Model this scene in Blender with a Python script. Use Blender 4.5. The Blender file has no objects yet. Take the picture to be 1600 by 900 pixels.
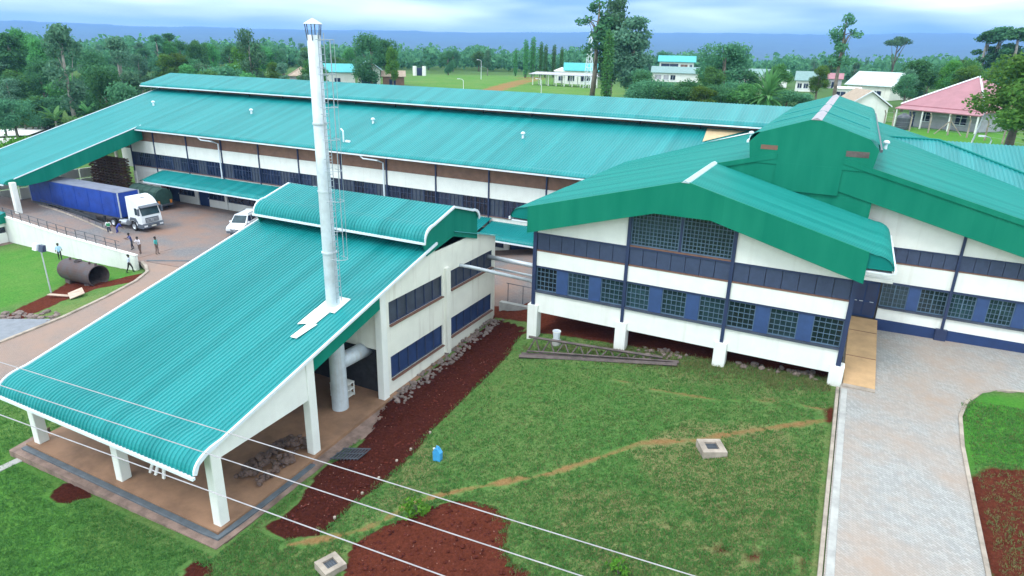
import bpy, bmesh, math, random
import numpy as np
from mathutils import Vector, Matrix

random.seed(7)
RNG = np.random.default_rng(11)
scene = bpy.context.scene
COL = scene.collection
PI = math.pi

# ------------------------------------------------------------------ camera
YAW, PITCH, ROLL = math.radians(26.367), math.radians(19.788), math.radians(-1.4317)
FPX, CAMZ = 1033.77, 20.0
def cam_axes():
    cy, sy = math.cos(YAW), math.sin(YAW)
    fh = np.array([-sy, cy, 0.0]); r = np.array([cy, sy, 0.0]); z = np.array([0, 0, 1.0])
    f = math.cos(PITCH) * fh - math.sin(PITCH) * z
    d = -(math.cos(PITCH) * z + math.sin(PITCH) * fh)
    r2 = math.cos(ROLL) * r + math.sin(ROLL) * d
    d2 = -math.sin(ROLL) * r + math.cos(ROLL) * d
    return np.array([r2, d2, f])
AX = cam_axes()
cam_data = bpy.data.cameras.new('camera')
cam = bpy.data.objects.new('camera', cam_data); COL.objects.link(cam)
cam_data.sensor_width = 36.0; cam_data.lens = 36.0 * FPX / 1600.0
cam_data.clip_start = 0.1; cam_data.clip_end = 40000.0
rm = Matrix((AX[0], -AX[1], -AX[2])).transposed().to_4x4()
cam.matrix_world = Matrix.Translation((0, 0, CAMZ)) @ rm
scene.camera = cam

# ------------------------------------------------------------------ light
SUN_AZ, SUN_EL = math.radians(205), math.radians(56)      # azimuth clockwise from +Y
world = bpy.data.worlds.new('World'); scene.world = world; world.use_nodes = True
wn, wl = world.node_tree.nodes, world.node_tree.links
wn.clear()
w_out = wn.new('ShaderNodeOutputWorld'); w_bg = wn.new('ShaderNodeBackground')
w_sky = wn.new('ShaderNodeTexSky'); w_sky.sky_type = 'NISHITA'; w_sky.sun_disc = False
w_sky.sun_elevation = SUN_EL; w_sky.sun_rotation = SUN_AZ; w_sky.air_density = 1.0; w_sky.dust_density = 1.5
w_tc = wn.new('ShaderNodeTexCoord')
w_map = wn.new('ShaderNodeMapping'); w_map.inputs['Scale'].default_value = (1.6, 1.6, 10.0)
w_map.inputs['Location'].default_value = (2.14, 4.9, 1.11)
w_noise = wn.new('ShaderNodeTexNoise'); w_noise.inputs['Scale'].default_value = 1.7
w_noise.inputs['Detail'].default_value = 5.0; w_noise.inputs['Roughness'].default_value = 0.55
w_ramp = wn.new('ShaderNodeValToRGB')
w_ramp.color_ramp.elements[0].position = 0.30; w_ramp.color_ramp.elements[0].color = (0.52, 0.52, 0.52, 1)
w_ramp.color_ramp.elements[1].position = 0.58; w_ramp.color_ramp.elements[1].color = (1, 1, 1, 1)
w_noise2 = wn.new('ShaderNodeTexNoise'); w_noise2.inputs['Scale'].default_value = 0.85; w_noise2.inputs['Detail'].default_value = 4.0
w_ramp2 = wn.new('ShaderNodeValToRGB')
w_ramp2.color_ramp.elements[0].position = 0.37; w_ramp2.color_ramp.elements[0].color = (3.1, 5.3, 7.2, 1)
w_ramp2.color_ramp.elements[1].position = 0.58; w_ramp2.color_ramp.elements[1].color = (24.5, 26.0, 26.5, 1)
w_mix = wn.new('ShaderNodeMix'); w_mix.data_type = 'RGBA'
wl.new(w_tc.outputs['Generated'], w_map.inputs['Vector'])
wl.new(w_map.outputs['Vector'], w_noise.inputs['Vector']); wl.new(w_map.outputs['Vector'], w_noise2.inputs['Vector'])
wl.new(w_noise.outputs['Fac'], w_ramp.inputs['Fac']); wl.new(w_noise2.outputs['Fac'], w_ramp2.inputs['Fac'])
wl.new(w_ramp.outputs['Color'], w_mix.inputs['Factor'])
wl.new(w_sky.outputs['Color'], w_mix.inputs['A']); wl.new(w_ramp2.outputs['Color'], w_mix.inputs['B'])
wl.new(w_mix.outputs['Result'], w_bg.inputs['Color']); w_bg.inputs['Strength'].default_value = 0.10
wl.new(w_bg.outputs['Background'], w_out.inputs['Surface'])

sun_d = bpy.data.lights.new('sun', 'SUN'); sun_d.energy = 1.5; sun_d.angle = math.radians(18); sun_d.color = (1.0, 0.985, 0.96)
sun = bpy.data.objects.new('sun', sun_d); COL.objects.link(sun)
sd = Vector((math.sin(SUN_AZ) * math.cos(SUN_EL), math.cos(SUN_AZ) * math.cos(SUN_EL), math.sin(SUN_EL)))
sun.rotation_euler = sd.to_track_quat('Z', 'Y').to_euler(); sun.location = (0, 0, 60)

scene.view_settings.view_transform = 'Standard'; scene.view_settings.look = 'None'
scene.view_settings.gamma = 1.0; scene.view_settings.exposure = 0.42
scene.view_settings.use_curve_mapping = False
scene.cycles.volume_bounces = 0; scene.cycles.max_bounces = 5; scene.cycles.diffuse_bounces = 3; scene.cycles.glossy_bounces = 3; scene.cycles.transparent_max_bounces = 8

# ------------------------------------------------------------------ layout helpers
def ray(px, py):
    return AX.T @ np.array([(px - 800) / FPX, (py - 450) / FPX, 1.0])
def at(px, py, z):
    d = ray(px, py); t = (z - CAMZ) / d[2]; return np.array([d[0] * t, d[1] * t, z])
def proj(P):
    c = AX @ (np.array(P, float) - np.array([0, 0, CAMZ])); return 800 + FPX * c[0] / c[2], 450 + FPX * c[1] / c[2]
def horizon_y(px):                      # pixel row of the horizon in a column
    return 58.0 + (px / 1600.0) * 40.0
def pd(px, d):                          # plan position on a compass bearing at a distance
    r = ray(px, horizon_y(px)); h = math.hypot(r[0], r[1]); return r[0] / h * d, r[1] / h * d
def ztop(px, py, d):
    r = ray(px, py); return CAMZ + d * r[2] / math.hypot(r[0], r[1])

# ------------------------------------------------------------------ terrain height
CP = [(-22,16,-.5),(-22,22,-.2),(-22,28,.05),(-22,35,.4),(-22,42,.75),(-20,16,-.45),(-18,21,-.1),(-18,27,.25),(-18.6,36.8,.95),
 (-17.3,38,1.42),(-11,38,1.98),(-5,38,2.36),(1.5,38,2.72),(-16,25,.35),(-8,25,1.4),(1.6,30,2.5),(1.6,22,2.25),(1.6,10,1.8),(-8,15,.8),(-16,14,-.4),
 (-17,45,2.0),(-8,45,2.55),(1.2,45,3.0),(7.3,22,2.3),(7.3,30,2.55),(7.3,37,2.85),(9,40,3.1),(12,30,2.9),(14,44,3.4),(30,40,3.7),(30,20,3.2),(14,14,2.4),
 (-36,16,-.8),(-36,30,-.5),(-36,42,-.3),(-29,12,-.8),(-40,10,-1.1),(-44,19,-.75),(-52,22,-.65),(-52.5,27,-.5),(-54,31,-.4),(-56,36,-.3),(-44,28,-.5),(-44,36,-.3),
 (-47,8,-1.2),(-60,30,-1.1),(-58.5,36.5,-.7),(-68,37,-1),(-78,37,-1),(-64,33,-1.1),(-75,30,-1.2),(-90,34,-1),(-70,20,-1.5),
 (-58,42,-.35),(-70,44,-.6),(-84,46,-.6),(-60,56,-.4),(-80,56,-.4),(-40,52,-.3),(-30,52,.3),(-24,50,1.0),(-96,52,-.3),
 (-100,70,.6),(-120,60,.6),(-120,90,1.5),(-100,100,2.6),(-60,100,5.2),(-20,97,8.6),(14,93,10.4),(10,102,10.7),(22,90,10.3),(10,114,10.7),(40,70,8.0),(30,56,4.4),(60,50,5),(60,80,9.6),
 (-160,110,3.5),(-160,60,1),(0,130,10.5),(-60,150,9.6),(60,130,10.7),(110,100,10.5),(-128,151,9.3),(-120,170,9.4),(0,190,10),(120,170,10.3),(-60,230,10),(-220,180,8.5),
 (0,-20,1.2),(-40,-20,-1.6),(40,-20,2.6),(80,20,4),(-110,10,-1.5),(-110,-40,-2)]
CPA = np.array(CP, float)
_D = np.sqrt(((CPA[:, None, :2] - CPA[None, :, :2]) ** 2).sum(-1) + 4.0)
_A = np.zeros((len(CPA) + 3,) * 2); _A[:-3, :-3] = _D; _P = np.c_[np.ones(len(CPA)), CPA[:, :2] / 100]
_A[:-3, -3:] = _P; _A[-3:, :-3] = _P.T
_W = np.linalg.solve(_A + 1e-9 * np.eye(len(_A)), np.r_[CPA[:, 2], 0, 0, 0])
def sstep(a, b, x):
    t = np.clip((x - a) / (b - a), 0, 1); return t * t * (3 - 2 * t)
def H(x, y):
    x = np.asarray(x, float); y = np.asarray(y, float); sh = x.shape
    X, Y = x.ravel(), y.ravel(); out = np.zeros(len(X))
    for s in range(0, len(X), 20000):
        xs, ys = X[s:s + 20000], Y[s:s + 20000]
        D = np.sqrt((xs[:, None] - CPA[None, :, 0]) ** 2 + (ys[:, None] - CPA[None, :, 1]) ** 2 + 4.0)
        out[s:s + 20000] = D @ _W[:-3] + _W[-3] + (_W[-2] * xs + _W[-1] * ys) / 100
    r = np.hypot(X, Y)
    far = 10.0 - 10.0 * sstep(320, 900, r) - 10 * sstep(900, 3000, r)
    far = np.where(Y < -20, -2.0, far)
    w = sstep(190, 300, r)
    return (np.clip(out, -3, 12) * (1 - w) + far * w).reshape(sh)
def h1(x, y): return float(H(np.array([x]), np.array([y]))[0])
def gp(px, py, dz=0.0):
    z = 0.0
    for _ in range(14):
        p = at(px, py, z); z = 0.5 * z + 0.5 * (h1(p[0], p[1]) + dz)
    return at(px, py, z)

# ------------------------------------------------------------------ materials
def new_mat(name):
    m = bpy.data.materials.new(name); m.use_nodes = True
    n, l = m.node_tree.nodes, m.node_tree.links
    b = n['Principled BSDF']; return m, n, l, b
def setc(sock, c): sock.default_value = (c[0], c[1], c[2], 1.0)
def mat(name, c, rough=0.6, metal=0.0, var=0.12, scale=2.0, bump=0.0, bscale=30.0, spec=0.5, dark=None, coat=0.0, streak=0.0):
    """paint or mineral surface with two noises of tone"""
    m, n, l, b = new_mat(name)
    tc = n.new('ShaderNodeTexCoord'); no = n.new('ShaderNodeTexNoise'); no.inputs['Scale'].default_value = scale
    no.inputs['Detail'].default_value = 6.0; no.inputs['Roughness'].default_value = 0.65
    l.new(tc.outputs['Object'], no.inputs['Vector'])
    r = n.new('ShaderNodeValToRGB'); d = dark or tuple(v * (1 - var * 2) for v in c)
    r.color_ramp.elements[0].position = 0.3; r.color_ramp.elements[0].color = (*d, 1)
    r.color_ramp.elements[1].position = 0.62; r.color_ramp.elements[1].color = (*c, 1)
    l.new(no.outputs['Fac'], r.inputs['Fac']); out = r.outputs['Color']
    if streak:
        mp = n.new('ShaderNodeMapping'); mp.inputs['Scale'].default_value = (2.2, 2.2, .16); l.new(tc.outputs['Object'], mp.inputs['Vector'])
        n3 = n.new('ShaderNodeTexNoise'); n3.inputs['Scale'].default_value = 1.0; n3.inputs['Detail'].default_value = 6; l.new(mp.outputs['Vector'], n3.inputs['Vector'])
        r3 = n.new('ShaderNodeValToRGB'); r3.color_ramp.elements[0].position = .56; r3.color_ramp.elements[0].color = (0,0,0,1); r3.color_ramp.elements[1].position = .78; r3.color_ramp.elements[1].color = (streak,)*3 + (1,)
        l.new(n3.outputs['Fac'], r3.inputs['Fac']); mx = n.new('ShaderNodeMix'); mx.data_type = 'RGBA'; setc(mx.inputs['B'], (0.42, 0.36, 0.29))
        l.new(r3.outputs['Color'], mx.inputs['Factor']); l.new(out, mx.inputs['A']); out = mx.outputs['Result']
    l.new(out, b.inputs['Base Color'])
    b.inputs['Roughness'].default_value = rough; b.inputs['Metallic'].default_value = metal
    b.inputs['Specular IOR Level'].default_value = spec; b.inputs['Coat Weight'].default_value = coat
    if bump:
        n2 = n.new('ShaderNodeTexNoise'); n2.inputs['Scale'].default_value = bscale; n2.inputs['Detail'].default_value = 4
        l.new(tc.outputs['Object'], n2.inputs['Vector'])
        bp = n.new('ShaderNodeBump'); bp.inputs['Strength'].default_value = bump; bp.inputs['Distance'].default_value = 0.05
        l.new(n2.outputs['Fac'], bp.inputs['Height']); l.new(bp.outputs['Normal'], b.inputs['Normal'])
    return m
def sheet_mat(name, c, rough=0.38, axis=0, width=0.9, sheetvar=.26):
    """painted roof sheeting: each sheet a touch different, streaks of dust down the slope"""
    m, n, l, b = new_mat(name)
    tc = n.new('ShaderNodeTexCoord'); sp = n.new('ShaderNodeSeparateXYZ'); l.new(tc.outputs['Object'], sp.inputs['Vector'])
    dv = n.new('ShaderNodeMath'); dv.operation = 'DIVIDE'; dv.inputs[1].default_value = width
    fl = n.new('ShaderNodeMath'); fl.operation = 'FLOOR'
    l.new(sp.outputs[axis], dv.inputs[0]); l.new(dv.outputs[0], fl.inputs[0])
    wnz = n.new('ShaderNodeTexWhiteNoise'); wnz.noise_dimensions = '1D'; l.new(fl.outputs[0], wnz.inputs['W'])
    mp = n.new('ShaderNodeMapping'); mp.inputs['Scale'].default_value = (1.2, .12, .3) if axis == 0 else (.12, 1.2, .3)
    no = n.new('ShaderNodeTexNoise'); no.inputs['Scale'].default_value = 1.0; no.inputs['Detail'].default_value = 7
    l.new(tc.outputs['Object'], mp.inputs['Vector']); l.new(mp.outputs['Vector'], no.inputs['Vector'])
    ad = n.new('ShaderNodeMath'); ad.operation = 'MULTIPLY_ADD'; ad.inputs[1].default_value = sheetvar; ad.inputs[2].default_value = 0.0
    l.new(wnz.outputs['Value'], ad.inputs[0])
    ad2 = n.new('ShaderNodeMath'); ad2.operation = 'MULTIPLY_ADD'; ad2.inputs[1].default_value = 0.5
    l.new(no.outputs['Fac'], ad2.inputs[0]); l.new(ad.outputs[0], ad2.inputs[2])
    r = n.new('ShaderNodeValToRGB')
    r.color_ramp.elements[0].position = 0.12; r.color_ramp.elements[0].color = (c[0] * .75, c[1] * .74, c[2] * .74, 1)
    r.color_ramp.elements[1].position = 0.55; r.color_ramp.elements[1].color = (c[0] * 1.05 + .012, c[1] * 1.08, c[2] * 1.08, 1)
    l.new(ad2.outputs[0], r.inputs['Fac']); l.new(r.outputs['Color'], b.inputs['Base Color'])
    b.inputs['Roughness'].default_value = rough; b.inputs['Specular IOR Level'].default_value = 0.28 if rough < .45 else .12
    return m
M = {}
M['roof_y'] = sheet_mat('roof_sheet_teal', (0.001, 0.235, 0.24), axis=0)
M['roof_x'] = sheet_mat('roof_sheet_teal_cross', (0.0, 0.205, 0.178), axis=1, rough=.5)
M['fascia'] = sheet_mat('fascia_green', (0.0, 0.200, 0.125), axis=0, rough=0.6, width=1.1, sheetvar=.08)
M['fascia_y'] = sheet_mat('fascia_green_side', (0.0, 0.205, 0.145), axis=1, rough=0.6, width=1.1, sheetvar=.08)
M['white'] = mat('white_wall_paint', (0.80, 0.82, 0.78), 0.7, var=0.05, scale=0.7, streak=.22)
M['cream'] = mat('cream_wall_paint', (0.80, 0.80, 0.72), 0.7, var=0.05, scale=0.6, streak=.5)
M['gutter'] = mat('gutter_white', (0.74, 0.80, 0.86), 0.4, var=0.05)
M['blue'] = mat('navy_trim_paint', (0.020, 0.036, 0.098), 0.5, var=0.12, scale=1.5)
M['pier'] = mat('blue_pier_paint', (0.030, 0.070, 0.195), 0.55, var=0.12, scale=1.5)
M['darkblue'] = mat('dark_blue_plinth', (0.010, 0.036, 0.13), 0.55, var=0.15, scale=1.0)
M['board'] = mat('blue_grey_board', (0.042, 0.062, 0.125), 0.5, var=0.15, scale=3.0)
M['copper'] = mat('copper_brown_strip', (0.20, 0.10, 0.07), 0.5)
M['brown'] = mat('brown_vent_panel', (0.23, 0.125, 0.085), 0.7, var=0.15, scale=1.2)
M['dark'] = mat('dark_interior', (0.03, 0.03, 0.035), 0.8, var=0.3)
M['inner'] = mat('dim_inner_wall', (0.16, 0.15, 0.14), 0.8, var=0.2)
M['concrete'] = mat('concrete', (0.42, 0.42, 0.40), 0.85, var=0.15, scale=1.5, bump=0.2)
M['kerb'] = mat('kerb_concrete', (0.40, 0.34, 0.28), 0.9, var=0.25, scale=1.2, bump=0.2)
M['tanconc'] = mat('tan_concrete', (0.50, 0.32, 0.165), 0.85, var=0.12, scale=1.2)
M['floor'] = mat('brown_slab_floor', (0.30, 0.17, 0.10), 0.8, var=0.25, scale=0.5)
M['apron'] = mat('pinkish_apron', (0.27, 0.185, 0.15), 0.9, var=0.3, scale=1.5, bump=0.3)
M['drain'] = mat('drain_grey', (0.10, 0.12, 0.14), 0.7, var=0.2)
M['steel'] = mat('galvanised_steel', (0.60, 0.65, 0.70), 0.4, 0.3, var=0.1, scale=1.2)
M['stack'] = mat('stack_steel', (0.62, 0.70, 0.76), 0.45, 0.12, var=0.12, scale=0.8, dark=(0.42, 0.47, 0.50), streak=.8)
M['ladder'] = mat('ladder_steel', (0.36, 0.42, 0.47), 0.5, 0.2)
M['dsteel'] = mat('dark_steel', (0.09, 0.10, 0.12), 0.5, 0.3)
M['rust'] = mat('rusty_steel', (0.135, 0.105, 0.10), 0.75, 0.2, var=0.3, scale=1.6, bump=0.3, bscale=8)
M['tank'] = mat('tank_steel', (0.085, 0.075, 0.085), 0.7, 0.2, var=0.3, scale=1.3, dark=(0.10, 0.055, 0.045))
M['tyre'] = mat('tyre_rubber', (0.02, 0.02, 0.022), 0.85)
M['truckwhite'] = mat('truck_white_paint', (0.78, 0.82, 0.85), 0.3, var=0.05, coat=0.4)
M['truckgrey'] = mat('truck_grey_plastic', (0.10, 0.12, 0.15), 0.6)
M['tarp'] = mat('blue_tarpaulin', (0.008, 0.055, 0.36), 0.5, var=0.2, scale=1.0, bump=0.2, bscale=3)
M['tarptop'] = mat('faded_tarpaulin_top', (0.17, 0.19, 0.26), 0.6, var=0.2, scale=0.8)
M['greenveh'] = mat('dark_green_cover', (0.02, 0.07, 0.055), 0.6, var=0.2)
M['red'] = mat('red_paint', (0.45, 0.04, 0.04), 0.5)
M['orange'] = mat('orange_paint', (0.65, 0.22, 0.03), 0.5)
M['lamp'] = mat('lamp_lens', (0.75, 0.80, 0.85), 0.15)
M['wood'] = mat('weathered_board', (0.55, 0.42, 0.33), 0.8, var=0.2)
M['log'] = mat('log_bark', (0.16, 0.085, 0.05), 0.9, var=0.3, scale=3)
M['logend'] = mat('log_end', (0.33, 0.20, 0.12), 0.9, var=0.2)
M['stone'] = mat('rubble_stone', (0.24, 0.185, 0.165), 0.9, var=0.3, scale=2.5, bump=0.3)
M['bluebag'] = mat('blue_plastic', (0.06, 0.36, 0.72), 0.4)
M['pink'] = mat('pink_roof_sheet', (0.36, 0.155, 0.18), 0.5, var=0.1, scale=0.6)
M['greywall'] = mat('grey_house_wall', (0.42, 0.42, 0.46), 0.8, var=0.1)
M['tanroof'] = mat('pale_tin_roof', (0.50, 0.60, 0.60), 0.5, var=0.15)
M['brownroof'] = mat('dun_roof', (0.42, 0.33, 0.25), 0.8, var=0.15)
M['farteal'] = mat('far_teal_roof', (0.05, 0.40, 0.42), 0.5, var=0.1)
M['fargrey'] = mat('far_grey_green_roof', (0.20, 0.33, 0.32), 0.6, var=0.15)
M['trunk'] = mat('tree_bark', (0.22, 0.19, 0.15), 0.9, var=0.3, scale=2)
M['palebark'] = mat('pale_bark', (0.36, 0.34, 0.30), 0.9, var=0.25, scale=2)
M['tarpwhite'] = mat('white_sheet', (0.80, 0.80, 0.76), 0.6, var=0.05)
M['beige'] = mat('beige_board', (0.58, 0.44, 0.26), 0.7, var=0.1)
M['wire'] = mat('wire_aluminium', (0.40, 0.38, 0.40), 0.5, 0.2)
M['skin'] = mat('skin', (0.10, 0.055, 0.035), 0.6)
M['hair'] = mat('black_hair', (0.012, 0.010, 0.010), 0.7)
M['black'] = mat('black_cloth', (0.018, 0.018, 0.025), 0.8)
M['plate'] = mat('number_plate', (0.7, 0.7, 0.62), 0.5)
def glass_mat(name, c, rough=0.12):
    m, n, l, b = new_mat(name)
    tc = n.new('ShaderNodeTexCoord'); no = n.new('ShaderNodeTexNoise'); no.inputs['Scale'].default_value = 0.8; no.inputs['Detail'].default_value = 3
    l.new(tc.outputs['Object'], no.inputs['Vector'])
    r = n.new('ShaderNodeValToRGB'); r.color_ramp.elements[0].position = .35; r.color_ramp.elements[1].position = .65
    r.color_ramp.elements[0].color = (c[0] * .5, c[1] * .5, c[2] * .5, 1); r.color_ramp.elements[1].color = (*c, 1)
    oi = n.new('ShaderNodeObjectInfo'); av = n.new('ShaderNodeVectorMath'); av.operation = 'ADD'
    l.new(tc.outputs['Object'], av.inputs[0]); l.new(oi.outputs['Random'], av.inputs[1]); no.inputs['Scale'].default_value = 1.3; l.new(av.outputs[0], no.inputs['Vector'])
    hv = n.new('ShaderNodeHueSaturation'); mm = n.new('ShaderNodeMath'); mm.operation = 'MULTIPLY_ADD'; mm.inputs[1].default_value = 1.1; mm.inputs[2].default_value = .45
    l.new(oi.outputs['Random'], mm.inputs[0]); l.new(mm.outputs[0], hv.inputs['Value'])
    l.new(no.outputs['Fac'], r.inputs['Fac']); l.new(r.outputs['Color'], hv.inputs['Color']); l.new(hv.outputs['Color'], b.inputs['Base Color'])
    b.inputs['Roughness'].default_value = rough; b.inputs['Specular IOR Level'].default_value = 0.6
    return m
M['glass'] = glass_mat('window_glass', (0.022, 0.050, 0.062))
M['glassblue'] = glass_mat('blue_window_glass', (0.022, 0.035, 0.075))
M['mesh'] = mat('window_mesh_blue', (0.024, 0.055, 0.16), 0.5, var=0.2, scale=1.0)
M['meshgrey'] = mat('window_mesh_grey', (0.06, 0.075, 0.11), 0.5, var=0.25, scale=1.0)
M['bar'] = mat('window_bar_paint', (0.10, 0.17, 0.25), 0.5)

def leaf_mat(name, c, c2):
    m, n, l, b = new_mat(name)
    geo = n.new('ShaderNodeNewGeometry'); oi = n.new('ShaderNodeObjectInfo')
    mx = n.new('ShaderNodeMix'); mx.data_type = 'RGBA'
    setc(mx.inputs['A'], c); setc(mx.inputs['B'], c2)
    l.new(geo.outputs['Random Per Island'], mx.inputs['Factor'])
    hv = n.new('ShaderNodeHueSaturation')
    ma = n.new('ShaderNodeMath'); ma.operation = 'MULTIPLY_ADD'; ma.inputs[1].default_value = 0.05; ma.inputs[2].default_value = 0.475
    mv = n.new('ShaderNodeMath'); mv.operation = 'MULTIPLY_ADD'; mv.inputs[1].default_value = 0.6; mv.inputs[2].default_value = 0.7
    l.new(oi.outputs['Random'], ma.inputs[0]); l.new(oi.outputs['Random'], mv.inputs[0])
    l.new(ma.outputs[0], hv.inputs['Hue']); l.new(mv.outputs[0], hv.inputs['Value']); l.new(mx.outputs['Result'], hv.inputs['Color'])
    df = n.new('ShaderNodeBsdfDiffuse'); tr = n.new('ShaderNodeBsdfTranslucent'); ms = n.new('ShaderNodeMixShader'); ms.inputs[0].default_value = 0.4
    l.new(hv.outputs['Color'], df.inputs['Color']); l.new(hv.outputs['Color'], tr.inputs['Color'])
    l.new(df.outputs[0], ms.inputs[1]); l.new(tr.outputs[0], ms.inputs[2])
    l.new(ms.outputs[0], n['Material Output'].inputs['Surface']); n.remove(b)
    return m
M['leaf'] = leaf_mat('leaf_green', (0.06, 0.20, 0.065), (0.14, 0.35, 0.11))
M['leafdark'] = leaf_mat('leaf_dark', (0.055, 0.175, 0.085), (0.12, 0.30, 0.14))
M['leafgrey'] = leaf_mat('leaf_greygreen', (0.07, 0.18, 0.11), (0.16, 0.31, 0.19))
M['leafyel'] = leaf_mat('leaf_yellowgreen', (0.07, 0.19, 0.04), (0.15, 0.29, 0.065))
M['leafbright'] = leaf_mat('leaf_bright', (0.07, 0.24, 0.03), (0.15, 0.36, 0.05))
M['banana'] = leaf_mat('leaf_banana', (0.08, 0.22, 0.07), (0.16, 0.32, 0.12))
M['grassblade'] = leaf_mat('grass_blade', (0.06, 0.18, 0.045), (0.14, 0.29, 0.08))
M['drygrass'] = leaf_mat('grass_dry', (0.14, 0.20, 0.07), (0.28, 0.26, 0.12))

def ground_mat():
    m, n, l, b = new_mat('lawn_and_soil')
    tc = n.new('ShaderNodeTexCoord')
    def noise(s, det=5, ro=.6):
        x = n.new('ShaderNodeTexNoise'); x.inputs['Scale'].default_value = s; x.inputs['Detail'].default_value = det; x.inputs['Roughness'].default_value = ro
        l.new(tc.outputs['Object'], x.inputs['Vector']); return x.outputs['Fac']
    def ramp(f, a, ca, bb, cb):
        r = n.new('ShaderNodeValToRGB'); r.color_ramp.elements[0].position = a; r.color_ramp.elements[0].color = (*ca, 1)
        r.color_ramp.elements[1].position = bb; r.color_ramp.elements[1].color = (*cb, 1); l.new(f, r.inputs['Fac']); return r.outputs['Color']
    def mix(f, a, bb):
        x = n.new('ShaderNodeMix'); x.data_type = 'RGBA'; l.new(f, x.inputs['Factor']); l.new(a, x.inputs['A']); l.new(bb, x.inputs['B']); return x.outputs['Result']
    def mth(op, a, bv=None, c=None):
        x = n.new('ShaderNodeMath'); x.operation = op
        for i, v in enumerate((a, bv, c)):
            if v is None: continue
            if isinstance(v, (int, float)): x.inputs[i].default_value = v
            else: l.new(v, x.inputs[i])
        x.use_clamp = op in ('MULTIPLY_ADD',); return x.outputs[0]
    def attr(a):
        x = n.new('ShaderNodeAttribute'); x.attribute_name = a; return x.outputs['Fac']
    big, mid, fine = noise(0.16, 4), noise(0.9, 5), noise(7.0, 6, .75)
    g1 = ramp(fine, .32, (0.058, 0.145, 0.036), .68, (0.120, 0.255, 0.066))
    g2 = ramp(fine, .32, (0.095, 0.155, 0.045), .68, (0.215, 0.28, 0.10))
    lush = ramp(fine, .3, (0.035, 0.18, 0.018), .7, (0.085, 0.32, 0.035))
    dryf = mth('MULTIPLY_ADD', mth('ADD', mth('MULTIPLY', big, .6), mth('MULTIPLY', mid, .5)), 4.0, -1.75)
    gr = mix(dryf, g1, g2)
    gr = mix(attr('lush'), gr, lush)
    dryc = ramp(fine, .3, (0.10, 0.135, 0.04), .7, (0.29, 0.27, 0.125))
    dd = mth('MULTIPLY_ADD', mth('ADD', attr('dry'), mth('MULTIPLY', mid, .9)), 3.0, -2.1)
    gr = mix(dd, gr, dryc)
    tan = ramp(fine, .3, (0.19, 0.115, 0.045), .7, (0.34, 0.205, 0.09))
    pf = mth('MULTIPLY_ADD', mth('ADD', attr('path'), mth('MULTIPLY', mid, .7)), 3.2, -2.6)
    gr = mix(pf, gr, tan)
    soil = ramp(fine, .3, (0.032, 0.009, 0.0065), .72, (0.090, 0.024, 0.016))
    soilr = ramp(fine, .3, (0.070, 0.017, 0.010), .72, (0.185, 0.050, 0.028))
    soil = mix(attr('redsoil'), soil, soilr)
    sf = mth('MULTIPLY_ADD', mth('ADD', attr('soil'), mth('ADD', mth('MULTIPLY', mid, .35), mth('MULTIPLY', fine, .35))), 5.0, -3.7)
    gr = mix(sf, gr, soil)
    forest = ramp(fine, .3, (0.04, 0.09, 0.03), .7, (0.10, 0.18, 0.06))
    gr = mix(attr('forest'), gr, forest)
    l.new(gr, b.inputs['Base Color']); b.inputs['Roughness'].default_value = 1.0; b.inputs['Specular IOR Level'].default_value = 0.03
    bp = n.new('ShaderNodeBump'); bp.inputs['Strength'].default_value = 0.9; bp.inputs['Distance'].default_value = 0.12
    l.new(noise(9.0, 6, .8), bp.inputs['Height']); l.new(bp.outputs['Normal'], b.inputs['Normal'])
    return m
M['ground'] = ground_mat()

def paver_mat(name, c1, c2, dust, dustamt, ang=0.6, sc=2.4):
    m, n, l, b = new_mat(name)
    tc = n.new('ShaderNodeTexCoord'); mp = n.new('ShaderNodeMapping'); mp.inputs['Rotation'].default_value = (0, 0, ang)
    l.new(tc.outputs['Object'], mp.inputs['Vector'])
    br = n.new('ShaderNodeTexBrick'); br.inputs['Scale'].default_value = sc
    setc(br.inputs['Color1'], c1); setc(br.inputs['Color2'], c2); setc(br.inputs['Mortar'], tuple(v * .55 for v in c1))
    br.inputs['Mortar Size'].default_value = 0.012
    l.new(mp.outputs['Vector'], br.inputs['Vector'])
    no = n.new('ShaderNodeTexNoise'); no.inputs['Scale'].default_value = 0.22; no.inputs['Detail'].default_value = 7; no.inputs['Roughness'].default_value = .65
    l.new(tc.outputs['Object'], no.inputs['Vector'])
    r = n.new('ShaderNodeValToRGB'); r.color_ramp.elements[0].position = .5 - dustamt * .3; r.color_ramp.elements[1].position = .8 - dustamt * .3
    l.new(no.outputs['Fac'], r.inputs['Fac'])
    mx = n.new('ShaderNodeMix'); mx.data_type = 'RGBA'; setc(mx.inputs['B'], dust)
    l.new(r.outputs['Color'], mx.inputs['Factor']); l.new(br.outputs['Color'], mx.inputs['A'])
    l.new(mx.outputs['Result'], b.inputs['Base Color']); b.inputs['Roughness'].default_value = .8
    bp = n.new('ShaderNodeBump'); bp.inputs['Strength'].default_value = .5; bp.inputs['Distance'].default_value = .02
    l.new(br.outputs['Fac'], bp.inputs['Height']); bp.invert = True; l.new(bp.outputs['Normal'], b.inputs['Normal'])
    return m
M['paver'] = paver_mat('grey_paver', (0.275, 0.275, 0.265), (0.36, 0.36, 0.345), (0.34, 0.25, 0.19), .25, .75, 2.3)
M['yard'] = paver_mat('yard_paver', (0.14, 0.14, 0.15), (0.20, 0.19, 0.19), (0.26, 0.16, 0.12), .5, .3, 2.3)
M['road'] = paver_mat('dusty_road', (0.20, 0.165, 0.15), (0.255, 0.21, 0.185), (0.29, 0.195, 0.15), .6, .3, 2.3)

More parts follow.
